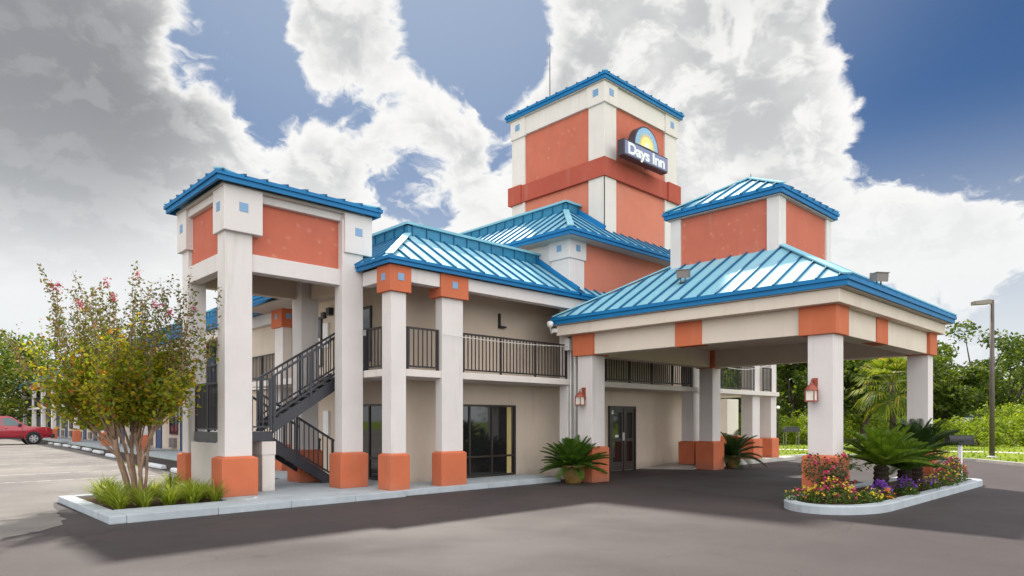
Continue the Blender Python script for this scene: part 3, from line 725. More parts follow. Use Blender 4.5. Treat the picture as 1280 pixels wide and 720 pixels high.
cu = bpy.data.curves.new('lettering', 'FONT'); cu.body = 'Days Inn'; cu.size = .44; cu.align_x = 'CENTER'; cu.align_y = 'CENTER'; cu.extrude = .004; cu.offset = .014; cu.space_character = .95
to = bpy.data.objects.new('tmp', cu); COL.objects.link(to)
dg = bpy.context.evaluated_depsgraph_get(); me = bpy.data.meshes.new_from_object(to.evaluated_get(dg)); bpy.data.objects.remove(to)
xs = [v.co.x for v in me.vertices]; wd = max(xs) - min(xs)
me.transform(Matrix.Scale(1.86 / wd, 4, (1, 0, 0))); me.name = 'lettering'
lt = bpy.data.objects.new('lettering', me); COL.objects.link(lt); lt.parent = SG
lt.rotation_euler = (R(90), 0, 0); lt.location = Vector((scx, sy - .013, 9.475)) - ORG[SG.name]
me.materials.clear(); me.materials.append(M_WHITEPAINT)

# ------------------------------------------------------------------ entrance canopy
CN = thing('entrance_canopy', 'drive through canopy on square columns with teal hipped roof and small terracotta cupola', 'canopy', (16.7, 8.4, 0))
column(CN, 13.32, 14.0, 5.02, 5.68, 3.3, zb=.92, z0=.1)
column(CN, 19.45, 20.05, 5.02, 5.68, 3.3, zb=.92, z0=.1)
column(CN, 13.32, 14.01, 10.985, 11.64, 3.3, zb=.92)
column(CN, 19.48, 20.15, 11.10, 11.75, 3.3, zb=.92)
FX0, FX1, FY0, FY1 = 13.40, 19.97, 5.10, 11.62
f = MB(); t = .42
f.box(FX0, FX1, FY0, FY0 + t, 3.28, 3.82); f.box(FX0, FX1, FY1 - t, FY1, 3.28, 3.82); f.box(FX0, FX0 + t, FY0 + t, FY1 - t, 3.282, 3.82); f.box(FX1 - t, FX1, FY0 + t, FY1 - t, 3.282, 3.82)
FR = f.build('frieze', M_WARM, CN, bevel=.008)
o_ = .08
for x0, x1, y0, y1 in ((FX0 - o_, 13.98, FY0 - o_, 5.74), (19.4, FX1 + .03, FY0 - o_, 5.6), (FX0 - o_, 13.98, 10.985, 11.66), (19.42, FX1 + .03, 11.1, 11.7)):
    box(x0, x1, y0, y1, 3.262, 3.822).build('column_cap', M_ORANGE, FR, bevel=.01)
box(FX0 - .03, FX0 + .3, 7.92, 8.6, 3.27, 3.821).build('frieze_block', M_ORANGE, FR, bevel=.008)
box(15.72, 16.42, FY0 - .03, FY0 + .3, 3.27, 3.821).build('frieze_block', M_ORANGE, FR, bevel=.008)
box(13.13, 20.22, 4.89, 12.05, 3.815, 4.075).build('eave_board', M_WARM, CN, bevel=.008)
box(13.07, 20.29, 4.77, 12.1, 4.078, 4.10).build('soffit', M_SOFFIT, CN)
metal_roof(CN, 13.03, 20.37, 4.71, 12.12, 4.27, 3.0, .60, fh=.175)
kx0, kx1, ky0, ky1 = 15.15, 18.17, 6.97, 9.88
ck = box(kx0 + .05, kx1 - .05, ky0 + .05, ky1 - .05, 5.0, 6.78).build('cupola_wall', M_RED, CN)
for a0, a1 in ((kx0, kx0 + .36), (kx1 - .30, kx1)):
    for b0, b1 in ((ky0, ky0 + .30), (ky1 - .30, ky1)):
        box(a0, a1, b0, b1, 5.0, 6.779).build('corner_strip', M_WHITE, ck, bevel=.006)
box(kx0 - .06, kx1 + .06, ky0 - .06, ky1 + .06, 6.775, 6.80).build('soffit', M_SOFFIT, CN)
cr = metal_roof(CN, kx0 - .12, kx1 + .12, ky0 - .12, ky1 + .12, 6.97, 1.573, .57, fh=.165, overrun=.06, seam=.40, seam_h=.05)
fn = MB(); fn.lathe((16.66, 8.425, 7.86), [(.04, 0), (.03, .06), (.015, .1), (.012, .16)], 8); fn.build('finial', M_GREYBOX, CN)

def lantern(x, y, z, label):
    """lantern on a wall facing -X at plane x"""
    L = thing('wall_lantern', label, 'lamp', (x, y, z), 'lanterns on the canopy columns')
    mcop = mat('rust_red_lantern_metal', (.30, .075, .05), .5, .4, .2, var=.15, vscale=30)
    bk = MB(); bk.box(x - .03, x, y - .055, y + .055, z - .02, z + .30)
    bk.tube([(x - .02, y, z + .20), (x - .10, y, z + .27), (x - .17, y, z + .24), (x - .17, y, z + .17)], .012, 8)
    bk.build('bracket', mcop, L, bevel=.0)
    cx = x - .17
    g_ = MB(); g_.box(cx - .075, cx + .075, y - .075, y + .075, z - .14, z + .055)
    g_.build('glass', mat('frosted_lamp_glass', (.70, .66, .58), .25, .5, var=.05), L)
    h = MB(); h.lathe((cx, y, z + .055), [(.125, 0), (.12, .02), (.075, .085), (.03, .12), (.02, .15)], 16)
    h.box(cx - .095, cx + .095, y - .095, y + .095, z - .165, z - .14)
    for sx in (-1, 1):
        for sy_ in (-1, 1): h.box(cx + sx * .083 - .009, cx + sx * .083 + .009, y + sy_ * .083 - .009, y + sy_ * .083 + .009, z - .142, z + .057)
    h.build('cage', mcop, L)
lantern(13.405, 5.45, 2.12, 'rust red wall lantern on the front canopy column above the flower bed')
lantern(13.405, 11.33, 2.14, 'rust red wall lantern on the column above the potted palm')

def flood(loc, ang, label, tilt=.5):
    L = thing('roof_floodlight', label, 'floodlight', loc, 'floodlights on the canopy roof', rotz=ang); L.scale = (.8, .8, .8)
    h = MB(); h.hexa([(-.12, -.2, .16), (.14, -.17, .10), (.14, .17, .10), (-.12, .2, .16), (-.10, -.2, .38), (.17, -.17, .32), (.17, .17, .32), (-.10, .2, .38)])
    h.build('housing', M_GREYBOX, L, local=True, bevel=.01)
    box(-.02, .19, -.19, .19, .33, .35).build('visor', M_GREYBOX, L, local=True)
    b = MB()
    for y in (-.06, .06): b.box(-.015, .015, y - .012, y + .012, -.02, .15)
    b.box(-.08, .08, -.1, .1, -.03, -.005); b.build('bracket', M_DARKMETAL, L, local=True)
flood((14.0, 8.78, 4.87), R(205), 'grey box floodlight on the canopy roof slope below the cupola')
flood((15.75, 5.05, 4.48), R(-125), 'grey box floodlight tilted above the front canopy eave')
WLt = thing('eave_spotlight', 'small white spotlight under the left end of the canopy eave', 'spotlight', (13.0, 12.15, 4.0))
mb = MB(); mb.box(13.02, 13.2, 12.0, 12.12, 3.9, 4.0); mb.build('mount', M_PIPE, WLt); mb = MB(); mb.lathe((12.94, 12.1, 4.02), [(.03, 0), (.08, .05), (.09, .13), (.05, .17)], 12); mb.build('shade', M_WHITEPAINT, WLt, smooth=True)
mb = MB(); mb.tube([(13.1, 12.05, 3.92), (12.98, 12.1, 3.88), (12.94, 12.1, 4.02)], .012, 6); mb.build('arm', M_PIPE, WLt)

# cables strung across
cb = MB()
def sag(p, q, s, n=14): return [tuple(Vector(p).lerp(Vector(q), i / n) - Vector((0, 0, s * 4 * (i / n) * (1 - i / n)))) for i in range(n + 1)]
cb.tube(sag((9.2, 11.83, 3.5), (13.45, 11.9, 3.55), .05), .008, 5)
tag(cb.build('cable', M_PIPE, loc=(9.2, 11.83, 3.5)), 'thin pale cable running along the balcony railing left of the canopy', 'cable')
cb = MB(); cb.tube(sag((19.9, 11.9, 3.7), (25.2, 11.9, 3.75), .30), .012, 5)
tag(cb.build('cable', M_PIPE, loc=(19.9, 11.9, 3.7)), 'pale cable sagging across the right gallery railing behind the canopy', 'cable')

# ------------------------------------------------------------------ guest wing (local frame: y along the wing, x into it)
WROT = -math.atan(.04)
WG = thing('guest_wing', 'long two storey guest wing with gallery, orange column bases and navy doors', 'building', (8.76, 19, 0), rotz=WROT)
WL = 72
kw = dict(local=True)
box(1.5, 9, .2, WL, 0, 5.2).build('wall', M_TAN, WG, **kw)
box(-.06, 1.49, -.4, WL, 2.55, 2.72).build('gallery_slab', M_CREAM, WG, **kw)
box(-.35, 1.49, .0, WL, 0, WZ).build('gallery_walk', M_CONC, WG, **kw)
box(.0, .25, -.3, WL, 4.52, 4.86).build('gallery_beam', M_WHITE, WG, **kw)
box(.25, 1.5, -.3, WL, 4.82, 4.86).build('gallery_ceiling', M_SOFFIT, WG, **kw)
ycols = [0.0, 8.0, 16.3, 25, 34.4, 44.6, 50.5, 56.5, 63.5]
for i, y in enumerate(ycols):
    column(WG, -.12, .28, y - .35, y + .35, 4.8, inset=.06, cap=(-.13, .29, y - .38, y + .38, 4.3, 4.865), capm=M_ORANGE, tile=.15 if i < 3 else False, local=True)
for a, b_ in zip(ycols, ycols[1:] + [WL]):
    railing(WG, (.06, a + .36), (.06, b_ - .36), sp=.115 if a < 20 else .16, local=True)
y = 2.0; k = 0
while y < WL - 3:
    for z in (WZ, 2.73):
        fr = MB(); fr.box(1.44, 1.51, y, y + .06, z, z + 2.08); fr.box(1.44, 1.51, y + .98, y + 1.04, z, z + 2.08); fr.box(1.44, 1.51, y + .06, y + .98, z + 2.02, z + 2.08)
        fr = fr.build('door', M_BLUEDOOR, WG, **kw)
        box(1.46, 1.5, y + .06, y + .98, z, z + 2.02).build('door_leaf', M_BLUEDOOR, fr, **kw)
        box(1.40, 1.46, y + .12, y + .16, z + .95, z + 1.07).build('handle', M_PIPE, fr, **kw)
        wn = window_x(WG, 1.5, y + 1.5, y + 2.9, z + .75, z + 2.05, muls=(y + 2.2,), local=True)
        box(1.36, 1.5, y + 1.75, y + 2.65, z + .12, z + .58).build('air_conditioner', M_GREYBOX, wn, **kw)
    y += 4.4 if k % 2 else 4.0; k += 1
metal_roof(WG, -.12, 9.1, -.5, WL + .1, 5.0, 1.5, .66, sides='WSN', hips='SW NW', fh=.145, closed=False, local=True, seam=.42)
parapet(WG, [((1.38, WL - 1.4), (1.38, 1.0)), ((1.38, 1.0), (9, 1.0))], 5.96, 6.26, local=True)
box(1.4, 9, 1.0, WL - 1.4, 5.9, 5.97).build('flat_roof', M_CONC2, WG, **kw)
# ------------------------------------------------------------------ wheel stops
def make_stop():
    m = MB(); L = .9
    pr = [(-.09, 0), (.09, 0), (.085, .07), (.055, .125), (-.055, .125), (-.085, .07)]
    m.extrude([(x, -L, z) for x, z in pr], (0, 2 * L, 0))
    return m.build('wheel_stop', mat('pale_painted_concrete', (.56, .58, .60), .8, .3, var=.12, vscale=4, bump=.3, extra=grime), bevel=.008)
stops = [(6.75, 21.3), (7.0, 24.6), (7.62, 33.0), (8.05, 37.4), (8.35, 41.2), (8.5, 44.6), (8.6, 47.6), (8.66, 50.6), (8.75, 53.8)]
lab = ['pale concrete wheel stop half hidden by the tree bed, nearest the stair tower', 'pale concrete wheel stop just left of the stair tower column, second from the tower', 'pale concrete wheel stop beside the flowering tree trunk, first one left of it',
       'second pale wheel stop left of the flowering tree trunk', 'third pale wheel stop left of the flowering tree trunk', 'pale wheel stop in front of the orange column base, fourth from the tree', 'fifth pale wheel stop from the tree, third from the red pickup', 'second pale wheel stop from the red pickup truck', 'pale concrete wheel stop right under the nose of the red pickup']
st0 = make_stop()
for i, (x, y) in enumerate(stops):
    s = st0 if i == 0 else copy_tree(st0)
    s.location = (x, y, .008); s.rotation_euler = (0, 0, WROT)
    tag(s, lab[i], 'wheel stop', 'wheel stops along the car park edge')

# ------------------------------------------------------------------ vehicles (local frame: nose towards +x, y across)
def carpaint(name, col): return mat(name, col, .25, .5, .15, var=.02, coat=.8)
M_TYRE = mat('tyre_rubber', (.018, .018, .018), .85, .3, var=.1); M_RIM = mat('alloy_rim', (.55, .55, .56), .3, .5, .7, var=.03)
M_CGLASS = mat('vehicle_glass', (.05, .10, .11), .05, .8, var=0)
def wheel(parent, x, y, r, w=.24):
    t = MB(); n = 28; prof = [(r * .62, -w / 2), (r * .93, -w / 2), (r, -w * .3), (r, w * .3), (r * .93, w / 2), (r * .62, w / 2)]
    b0 = len(t.v)
    for rr, yy in prof:
        for k in range(n): a = 2 * math.pi * k / n; t.v.append((x + rr * math.cos(a), y + yy, r + rr * math.sin(a)))
    for i in range(len(prof)):
        for k in range(n): j = (k + 1) % n; i2 = (i + 1) % len(prof); t.f.append((b0 + i * n + k, b0 + i2 * n + k, b0 + i2 * n + j, b0 + i * n + j))
    ty = t.build('wheel', M_TYRE, parent, local=True, smooth=True)
    h = MB(); s = -1 if y < 0 else 1; yo = y + s * w * .36
    h.extrude([(x + r * .17 * math.cos(a), yo, r + r * .17 * math.sin(a)) for a in np.linspace(0, 2 * math.pi, 12, endpoint=False)], (0, s * .02, 0))
    for k in range(6):
        a = 2 * math.pi * k / 6; ca, sa = math.cos(a), math.sin(a)
        h.beam((x + ca * r * .1, yo, r + sa * r * .1), (x + ca * r * .6, yo, r + sa * r * .6), .09 * r / .38, .02, (0, 1, 0))
    pts = [(x + r * .62 * math.cos(a), r + r * .62 * math.sin(a)) for a in np.linspace(0, 2 * math.pi, 24, endpoint=False)]
    for i in range(24): (a0, c0), (a1, c1) = pts[i], pts[(i + 1) % 24]; h.beam((a0, yo, c0), (a1, yo, c1), .05, .035, (0, 1, 0))
    h.build('rim', M_RIM, ty, local=True)
    MB().extrude([(x + r * .6 * math.cos(a), y + s * .02, r + r * .6 * math.sin(a)) for a in np.linspace(0, 2 * math.pi, 20, endpoint=False)], (0, s * .02, 0)).build('brake', M_BLACK, ty, local=True)
def loft(parent, name, secs, m, bevel=.0, smooth=True):
    """secs: list of (x, [(y,z)...]) outlines joined nose to tail"""
    b = MB(); n = len(secs[0][1])
    for x, o in secs: b.v += [(x, yy, zz) for yy, zz in o]
    for i in range(len(secs) - 1):
        for k in range(n): j = (k + 1) % n; b.f.append((i * n + k, i * n + j, (i + 1) * n + j, (i + 1) * n + k))
    b.f.append(tuple(range(n))); b.f.append(tuple((len(secs) - 1) * n + k for k in reversed(range(n))))
    o = b.build(name, m, parent, local=True, smooth=smooth)
    if smooth:
        try:
            md = o.modifiers.new('edges', 'EDGE_SPLIT'); md.split_angle = R(38)
        except Exception: pass
    return o
def sect(w, z0, z1, sh=.06, bulge=.04):
    h = w / 2
    return [(-h + .08, z0), (-h, z0 + .12), (-h - bulge * 0, (z0 + z1) / 2), (-h + .015, z1 - sh), (-h + sh, z1), (h - sh, z1), (h - .015, z1 - sh), (h, (z0 + z1) / 2), (h, z0 + .12), (h - .08, z0)]
def arch_lips(parent, xs, w, r, m):
    b = MB()
    for x in xs:
        for s in (-1, 1):
            pts = [(x + (r * 1.12) * math.cos(a), r + (r * 1.12) * math.sin(a)) for a in np.linspace(-.15, math.pi + .15, 15)]
            for (a0, c0), (a1, c1) in zip(pts, pts[1:]): b.beam((a0, s * (w / 2 - .02), c0), (a1, s * (w / 2 - .02), c1), .07, .07, (0, 1, 0))
    b.build('wheel_arch', m, parent, local=True)
def disc_y(mb, x, y, z, r, d, n=22): mb.extrude([(x + r * math.cos(a), y, z + r * math.sin(a)) for a in np.linspace(0, 2 * math.pi, n, endpoint=False)], (0, d, 0))
def pickup(loc, rotz):
    T = thing('pickup_truck', 'shiny dark red crew cab pickup truck parked nose to the guest wing', 'pickup truck', loc, rotz=rotz)
    p = carpaint('dark_red_car_paint', (.33, .012, .028)); W = 1.92; r = .39
    loft(T, 'body', [(2.80, sect(1.62, .55, .93)), (2.72, sect(1.80, .45, 1.06)), (2.45, sect(1.9, .42, 1.13)), (1.5, sect(W, .42, 1.19)), (1.25, sect(W, .42, 1.21)), (-.85, sect(W, .42, 1.21)), (-.9, sect(W, .42, 1.24)), (-2.75, sect(W, .45, 1.24)), (-2.8, sect(1.86, .5, 1.2))], p)
    def g(w0, z0, w1, z1): return None
    cab = [(1.45, .80, 1.19), (.62, .70, 1.80), (.40, .685, 1.85), (-.45, .685, 1.86), (-.72, .69, 1.80), (-.92, .78, 1.20)]
    b = MB(); k = len(cab)
    for x, hw, z in cab: b.v += [(x, -hw, z), (x, hw, z)]
    lo = [(x, .84 if i in (0, k - 1) else .84, 1.19) for i, (x, _, _) in enumerate(cab)]
    off = len(b.v)
    for x, hw, z in lo: b.v += [(x, -hw, z), (x, hw, z)]
    for i in range(k - 1):
        b.f.append((2 * i, 2 * i + 1, 2 * i + 3, 2 * i + 2))
        b.f.append((2 * i, 2 * i + 2, off + 2 * i + 2, off + 2 * i)); b.f.append((2 * i + 1, off + 2 * i + 1, off + 2 * i + 3, 2 * i + 3))
    b.build('cab', p, T, local=True)
    for s in (-1, 1):   # side windows
        for (xa, xb, xc, xd) in ((1.14, .60, .16, .16), (.06, .06, -.62, -.72)):
            def sy_(z): return s * (.84 - (z - 1.19) * .25 + .012)
            za, zb = 1.24, 1.73
            q = [(xa, sy_(za), za), (xd, sy_(za), za), (xc, sy_(zb), zb), (xb, sy_(zb), zb)]
            MB().extrude(q if s < 0 else q[::-1], (0, -s * .01, 0)).build('side_window', M_CGLASS, T, local=True)
        box(.95, 1.12, s * .96 - .09, s * .96 + .09, 1.2, 1.38).build('wing_mirror', M_BLACK, T, local=True, bevel=.03)
        for x in (.22, -.62): box(x, x + .17, s * .965 - .015, s * .965 + .015, 1.03, 1.07).build('door_handle', p, T, local=True, bevel=.006)
        hl = MB(); hl.hexa([(2.45, s * .93 - .02, .86), (2.76, s * .78 - .02, .86), (2.76, s * .78 + .03, .86), (2.45, s * .93 + .03, .86), (2.40, s * .93 - .02, 1.08), (2.70, s * .78 - .02, 1.05), (2.70, s * .78 + .03, 1.05), (2.40, s * .93 + .03, 1.08)])
        hl.build('headlight', mat('amber_lamp_glass', (.75, .35, .12), .15, .6, var=.05), T, local=True, bevel=.01)
        sm = MB()
        for xx in (1.15, .09, -.82): sm.box(xx - .006, xx + .006, s * .962 - .006, s * .962 + .006, .55, 1.2)
        sm.build('door_seam', M_BLACK, T, local=True)
    MB().poly((1.38, -.76, 1.245), (1.38, .76, 1.245), (.66, .66, 1.775), (.66, -.66, 1.775)).build('windscreen', M_CGLASS, T, local=True).location = (.012, 0, .012)
    box(2.68, 2.92, -.9, .9, .42, .68).build('bumper', M_BLACK, T, local=True, bevel=.04)
    box(2.74, 2.83, -.6, .6, .7, .96).build('grille', M_BLACK, T, local=True, bevel=.02)
    box(-.7, 1.2, -.99, -.93, .38, .46).build('side_step', M_BLACK, T, local=True, bevel=.02)
    for x in (1.75, -1.75):
        a = MB()
        for s in (-1, 1): disc_y(a, x, s * (W / 2 + .004), r + .02, .47, -s * .2)
        a.build('wheel_well', M_BLACK, T, local=True)
    arch_lips(T, (1.75, -1.75), W + .03, .42, p)
    for x in (1.75, -1.75):
        for s in (-1, 1): wheel(T, x, s * (W / 2 - .08), r)
    an = MB(); an.tube([(1.5, .8, 1.18), (1.45, .8, 1.75)], .006, 5); an.build('aerial', M_BLACK, T, local=True)
    return T
pickup((6.10, 54.4, .004), WROT * .5)
def sedan(loc, rotz, label, col, nm):
    T = thing('parked_car', label, 'car', loc, rotz=rotz)
    p = carpaint(nm, col); W = 1.78; r = .32
    loft(T, 'body', [(2.2, sect(1.4, .38, .62)), (2.1, sect(1.64, .3, .72)), (1.7, sect(W, .28, .82)), (.9, sect(W, .28, .92)), (-1.4, sect(W, .28, .95)), (-2.0, sect(1.7, .3, .93)), (-2.2, sect(1.5, .4, .85))], p)
    b = MB(); cab = [(1.0, .68, .90), (.25, .58, 1.38), (-.2, .57, 1.43), (-.8, .58, 1.38), (-1.7, .68, .92)]
    for x, hw, z in cab: b.v += [(x, -hw, z), (x, hw, z), (x, -.76, .9), (x, .76, .9)]
    for i in range(4):
        o = 4 * i; b.f += [(o, o + 1, o + 5, o + 4), (o, o + 4, o + 6, o + 2), (o + 1, o + 3, o + 7, o + 5)]
    b.build('cab', p, T, local=True)
    for s in (-1, 1):
        q = [(.82, s * .765, .96), (-1.35, s * .765, .96), (-.8, s * .625, 1.32), (.2, s * .625, 1.32)]
        MB().extrude(q if s < 0 else q[::-1], (0, s * .008, 0)).build('side_window', M_CGLASS, T, local=True)
    MB().poly((.95, -.6, .95), (.95, .6, .95), (.32, .52, 1.36), (.32, -.52, 1.36)).build('windscreen', M_CGLASS, T, local=True).location = (.015, 0, .015)
    for x in (1.35, -1.35):
        a = MB()
        for s in (-1, 1): disc_y(a, x, s * (W / 2 + .004), r + .02, .38, -s * .15)
        a.build('wheel_well', M_BLACK, T, local=True)
        for s in (-1, 1): wheel(T, x, s * (W / 2 - .07), r, .2)
    return T
sedan((36.5, 22.0, .0), R(70), 'white car glimpsed between the columns behind the potted palm', (.75, .75, .76), 'white_car_paint')
sedan((86.0, 19.5, .9), R(110), 'white car parked far off among the trees at the right', (.72, .73, .75), 'white_car_paint')

# ------------------------------------------------------------------ mailbox, lamps, grill, table, distant house
MBX = thing('mailbox', 'black rounded mailbox on a white post at the island tip', 'mailbox', (19.1, 4.34, .1))
d = Vector((.723, -.69, 0)); nrm = Vector((.69, .723, 0))
def mpt(a, c, z): p = Vector((19.1, 4.34, 0)) + d * a + nrm * c; return (p.x, p.y, z)
m = MB(); prof = [(-.10, 1.0), (.10, 1.0), (.10, 1.13)] + [(.10 * math.cos(t), 1.13 + .10 * math.sin(t)) for t in np.linspace(.2, math.pi - .2, 8)] + [(-.10, 1.13)]
m.extrude([mpt(-.28, c, z) for c, z in prof], tuple(d * .56)); m.build('box', mat('black_mailbox_metal', (.022, .022, .024), .38, .5, .3, var=.1), MBX, bevel=.006)
m = MB(); m.extrude([mpt(.281, c * 1.05, 1.0 + (z - 1.0) * 1.03 - .003) for c, z in prof], tuple(d * .03)); m.build('door', M_BLACK, MBX)
m = MB(); p0 = Vector(mpt(.03, 0, .1)); m.beam(p0, p0 + Vector((0, 0, .9)), .09, .09, (1, 0, 0)); m.build('post', M_WHITEPAINT, MBX, bevel=.008)

LP = thing('parking_lot_lamp', 'tall dark lamp post with a flat box light on the lawn at the right', 'street lamp', (33.2, 6.38, .05))
m = MB(); m.tube([(33.2, 6.38, .05), (33.2, 6.38, 6.5)], [.10, .075], 12); m.build('pole', mat('weathered_pole', (.105, .082, .076), .55, .4, .2, var=.2, vscale=1.5), LP, smooth=True)
m = MB(); m.lathe((33.2, 6.38, .05), [(.2, 0), (.2, .05), (.13, .09)], 14); m.build('base', M_CONC2, LP)
h = Vector((-.723, .69, 0)); q = Vector((33.2, 6.38, 6.42)); sd = Vector((.69, .723, 0))
m = MB(); a, b_ = q + h * .12, q + h * .78
m.hexa([a - sd * .14 - Vector((0, 0, .09)), b_ - sd * .14 - Vector((0, 0, .13)), b_ + sd * .14 - Vector((0, 0, .13)), a + sd * .14 - Vector((0, 0, .09)), a - sd * .14 + Vector((0, 0, .1)), b_ - sd * .14 + Vector((0, 0, .02)), b_ + sd * .14 + Vector((0, 0, .02)), a + sd * .14 + Vector((0, 0, .1))])
m.beam(q, q + h * .13, .08, .1); m.build('lamp_head', M_GREYBOX, LP, bevel=.01)

PL_ = thing('garden_post_lamp', 'low dark post lamp with small white globe on the far lawn', 'lamp', (40.3, 18.6, .05))
m = MB(); m.tube([(40.3, 18.6, .05), (40.3, 18.6, 2.3)], .05, 8); m.box(40.05, 40.55, 18.35, 18.85, .05, .12); m.build('post', M_BLACK, PL_)
m = MB(); m.ball((40.3, 18.6, 2.36), .11); m.build('globe', M_WHITEPAINT, PL_, smooth=True)
GR = thing('barbecue_grill', 'black box barbecue grill on thin legs standing on the lawn', 'grill', (36.6, 16.1, .05))
m = MB(); m.extrude([(36.6 + .42 * dx * .723 - .0, 16.1 - .42 * dx * .69, z) for dx, z in ((-1, .95), (1, .95), (1, 1.1), (.8, 1.24), (-.8, 1.24), (-1, 1.1))], (.25, .26, 0)); m.build('firebox', M_BLACK, GR)
m = MB()
for dx in (-.35, .35):
    for dy in (0, .25): m.tube([(36.6 + dx * .723 + dy, 16.1 - dx * .69 + dy, .05), (36.6 + dx * .723 + dy, 16.1 - dx * .69 + dy, .96)], .018, 6)
m.build('leg', M_GREYBOX, GR)
PT = thing('picnic_table', 'dark wooden picnic table with benches on the lawn behind the sago palms', 'table', (42.5, 14.2, .05))
m = MB(); m.box(41.4, 43.4, 13.8, 14.6, .72, .78); m.build('table_top', M_BROWN, PT)
for yy in (13.2, 14.95): box(41.4, 43.4, yy, yy + .28, .42, .47).build('bench', M_BROWN, PT)
m = MB()
for x in (41.7, 43.1): m.beam((x, 13.2, .05), (x, 14.35, .74), .06, .09); m.beam((x, 15.2, .05), (x, 14.05, .74), .06, .09); m.beam((x, 13.2, .4), (x, 15.2, .4), .05, .08)
m.build('trestle', M_BROWN, PT)
HS = thing('distant_house', 'low distant building with pale metal roof half hidden by bushes at far right', 'house', (88, 8, 0))
box(82, 96, 3, 12, 0, 2.9).build('wall', M_BROWN, HS)
m = MB(); m.hexa([(81, 2.4, 2.9), (97, 2.4, 2.9), (97, 12.6, 2.9), (81, 12.6, 2.9), (83, 7, 4.4), (95, 7, 4.4), (95, 8, 4.4), (83, 8, 4.4)]); m.build('roof', mat('pale_metal_roof', (.62, .66, .68), .4, .5, .2), HS)

# ------------------------------------------------------------------ foliage
def leafmat(name, stops, transl=.45, rough=.5):
    m = bpy.data.materials.new(name); m.use_nodes = True; nt = NT(m.node_tree)
    g = nt.node('ShaderNodeNewGeometry')
    c = nt.ramp(g.outputs['Random Per Island'], stops)
    big = nt.noise(g.outputs['Position'], .8, 3, .6)
    c = nt.mix(nt.rng(big, .35, .65, 0, .35), c, nt.mix(1., c, (.55, .6, .5, 1), 'MULTIPLY'))
    b = nt.n['Principled BSDF']; nt.set(b.inputs['Base Color'], c); b.inputs['Roughness'].default_value = rough; b.inputs['Specular IOR Level'].default_value = .3
    t = nt.node('ShaderNodeBsdfTranslucent'); nt.set(t.inputs[0], nt.mix(1., c, (1.5, 1.45, .7, 1), 'MULTIPLY'))
    mx = nt.node('ShaderNodeMixShader'); mx.inputs[0].default_value = transl
    nt.l.new(b.outputs[0], mx.inputs[1]); nt.l.new(t.outputs[0], mx.inputs[2]); nt.l.new(mx.outputs[0], nt.n['Material Output'].inputs[0])
    MATS[name] = m; return m
M_BARK = mat('bark', (.16, .115, .085), .9, .2, var=.3, vscale=6, bump=.8, bscale=25)
M_MYRBARK = mat('smooth_tan_bark', (.27, .175, .12), .8, .2, var=.3, vscale=5, bump=.4, bscale=20)
M_DKBARK = mat('dark_oak_bark', (.075, .058, .045), .9, .2, var=.3, vscale=4, bump=.9, bscale=15)
LEAF_MYR = leafmat('crape_myrtle_leaves', [(0, (.11, .17, .02)), (.35, (.22, .27, .025)), (.66, (.36, .35, .03)), (.90, (.46, .35, .03)), (.97, (.48, .21, .03)), (1, (.36, .09, .03))], .58)
LEAF_MYR2 = leafmat('olive_leaves', [(0, (.05, .09, .014)), (.5, (.10, .15, .018)), (.85, (.18, .20, .022)), (1, (.28, .20, .03))], .45)
LEAF_SHOOT = leafmat('crape_myrtle_shoot_leaves', [(0, (.07, .105, .022)), (.5, (.13, .15, .035)), (.8, (.19, .12, .05)), (1, (.22, .085, .055))], .4)
LEAF_OAK = leafmat('oak_leaves', [(0, (.03, .055, .010)), (.5, (.065, .105, .016)), (.85, (.12, .165, .022)), (1, (.19, .22, .03))], .45)
LEAF_LIGHT = leafmat('light_green_leaves', [(0, (.10, .155, .013)), (.5, (.18, .25, .018)), (1, (.28, .33, .03))], .52)
LEAF_CYC = leafmat('sago_fronds', [(0, (.03, .075, .012)), (.6, (.06, .125, .018)), (1, (.11, .185, .025))], .3, .4)
LEAF_CYC_LT = leafmat('light_sago_fronds', [(0, (.06, .12, .012)), (.6, (.11, .185, .018)), (1, (.18, .26, .03))], .38, .4)
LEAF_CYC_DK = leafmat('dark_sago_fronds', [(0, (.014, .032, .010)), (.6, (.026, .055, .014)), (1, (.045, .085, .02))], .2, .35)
LEAF_PALM = leafmat('fan_palm_blades', [(0, (.06, .11, .014)), (.6, (.14, .20, .02)), (.85, (.27, .27, .03)), (1, (.46, .30, .06))], .45)
LEAF_GRASS = leafmat('border_grass_blades', [(0, (.12, .19, .018)), (.6, (.25, .31, .03)), (1, (.44, .45, .10))], .48)
LEAF_BED = leafmat('bedding_leaves', [(0, (.035, .075, .014)), (.6, (.075, .13, .02)), (1, (.14, .19, .03))], .35)
LEAF_ROSE = leafmat('rose_leaves', [(0, (.03, .055, .016)), (.7, (.06, .09, .02)), (1, (.12, .09, .035))], .3)
def petals(name, c1, c2): return leafmat(name, [(0, c1), (1, c2)], .3)
P_PINK = petals('pink_petals', (.50, .03, .12), (.72, .12, .25)); P_YEL = petals('yellow_petals', (.70, .50, .02), (.75, .60, .10))
P_MUTED = petals('muted_pink_petals', (.36, .05, .12), (.52, .12, .22)); P_PURP = petals('purple_petals', (.14, .04, .38), (.28, .10, .55)); P_OR = petals('orange_petals', (.75, .22, .02), (.8, .35, .05))

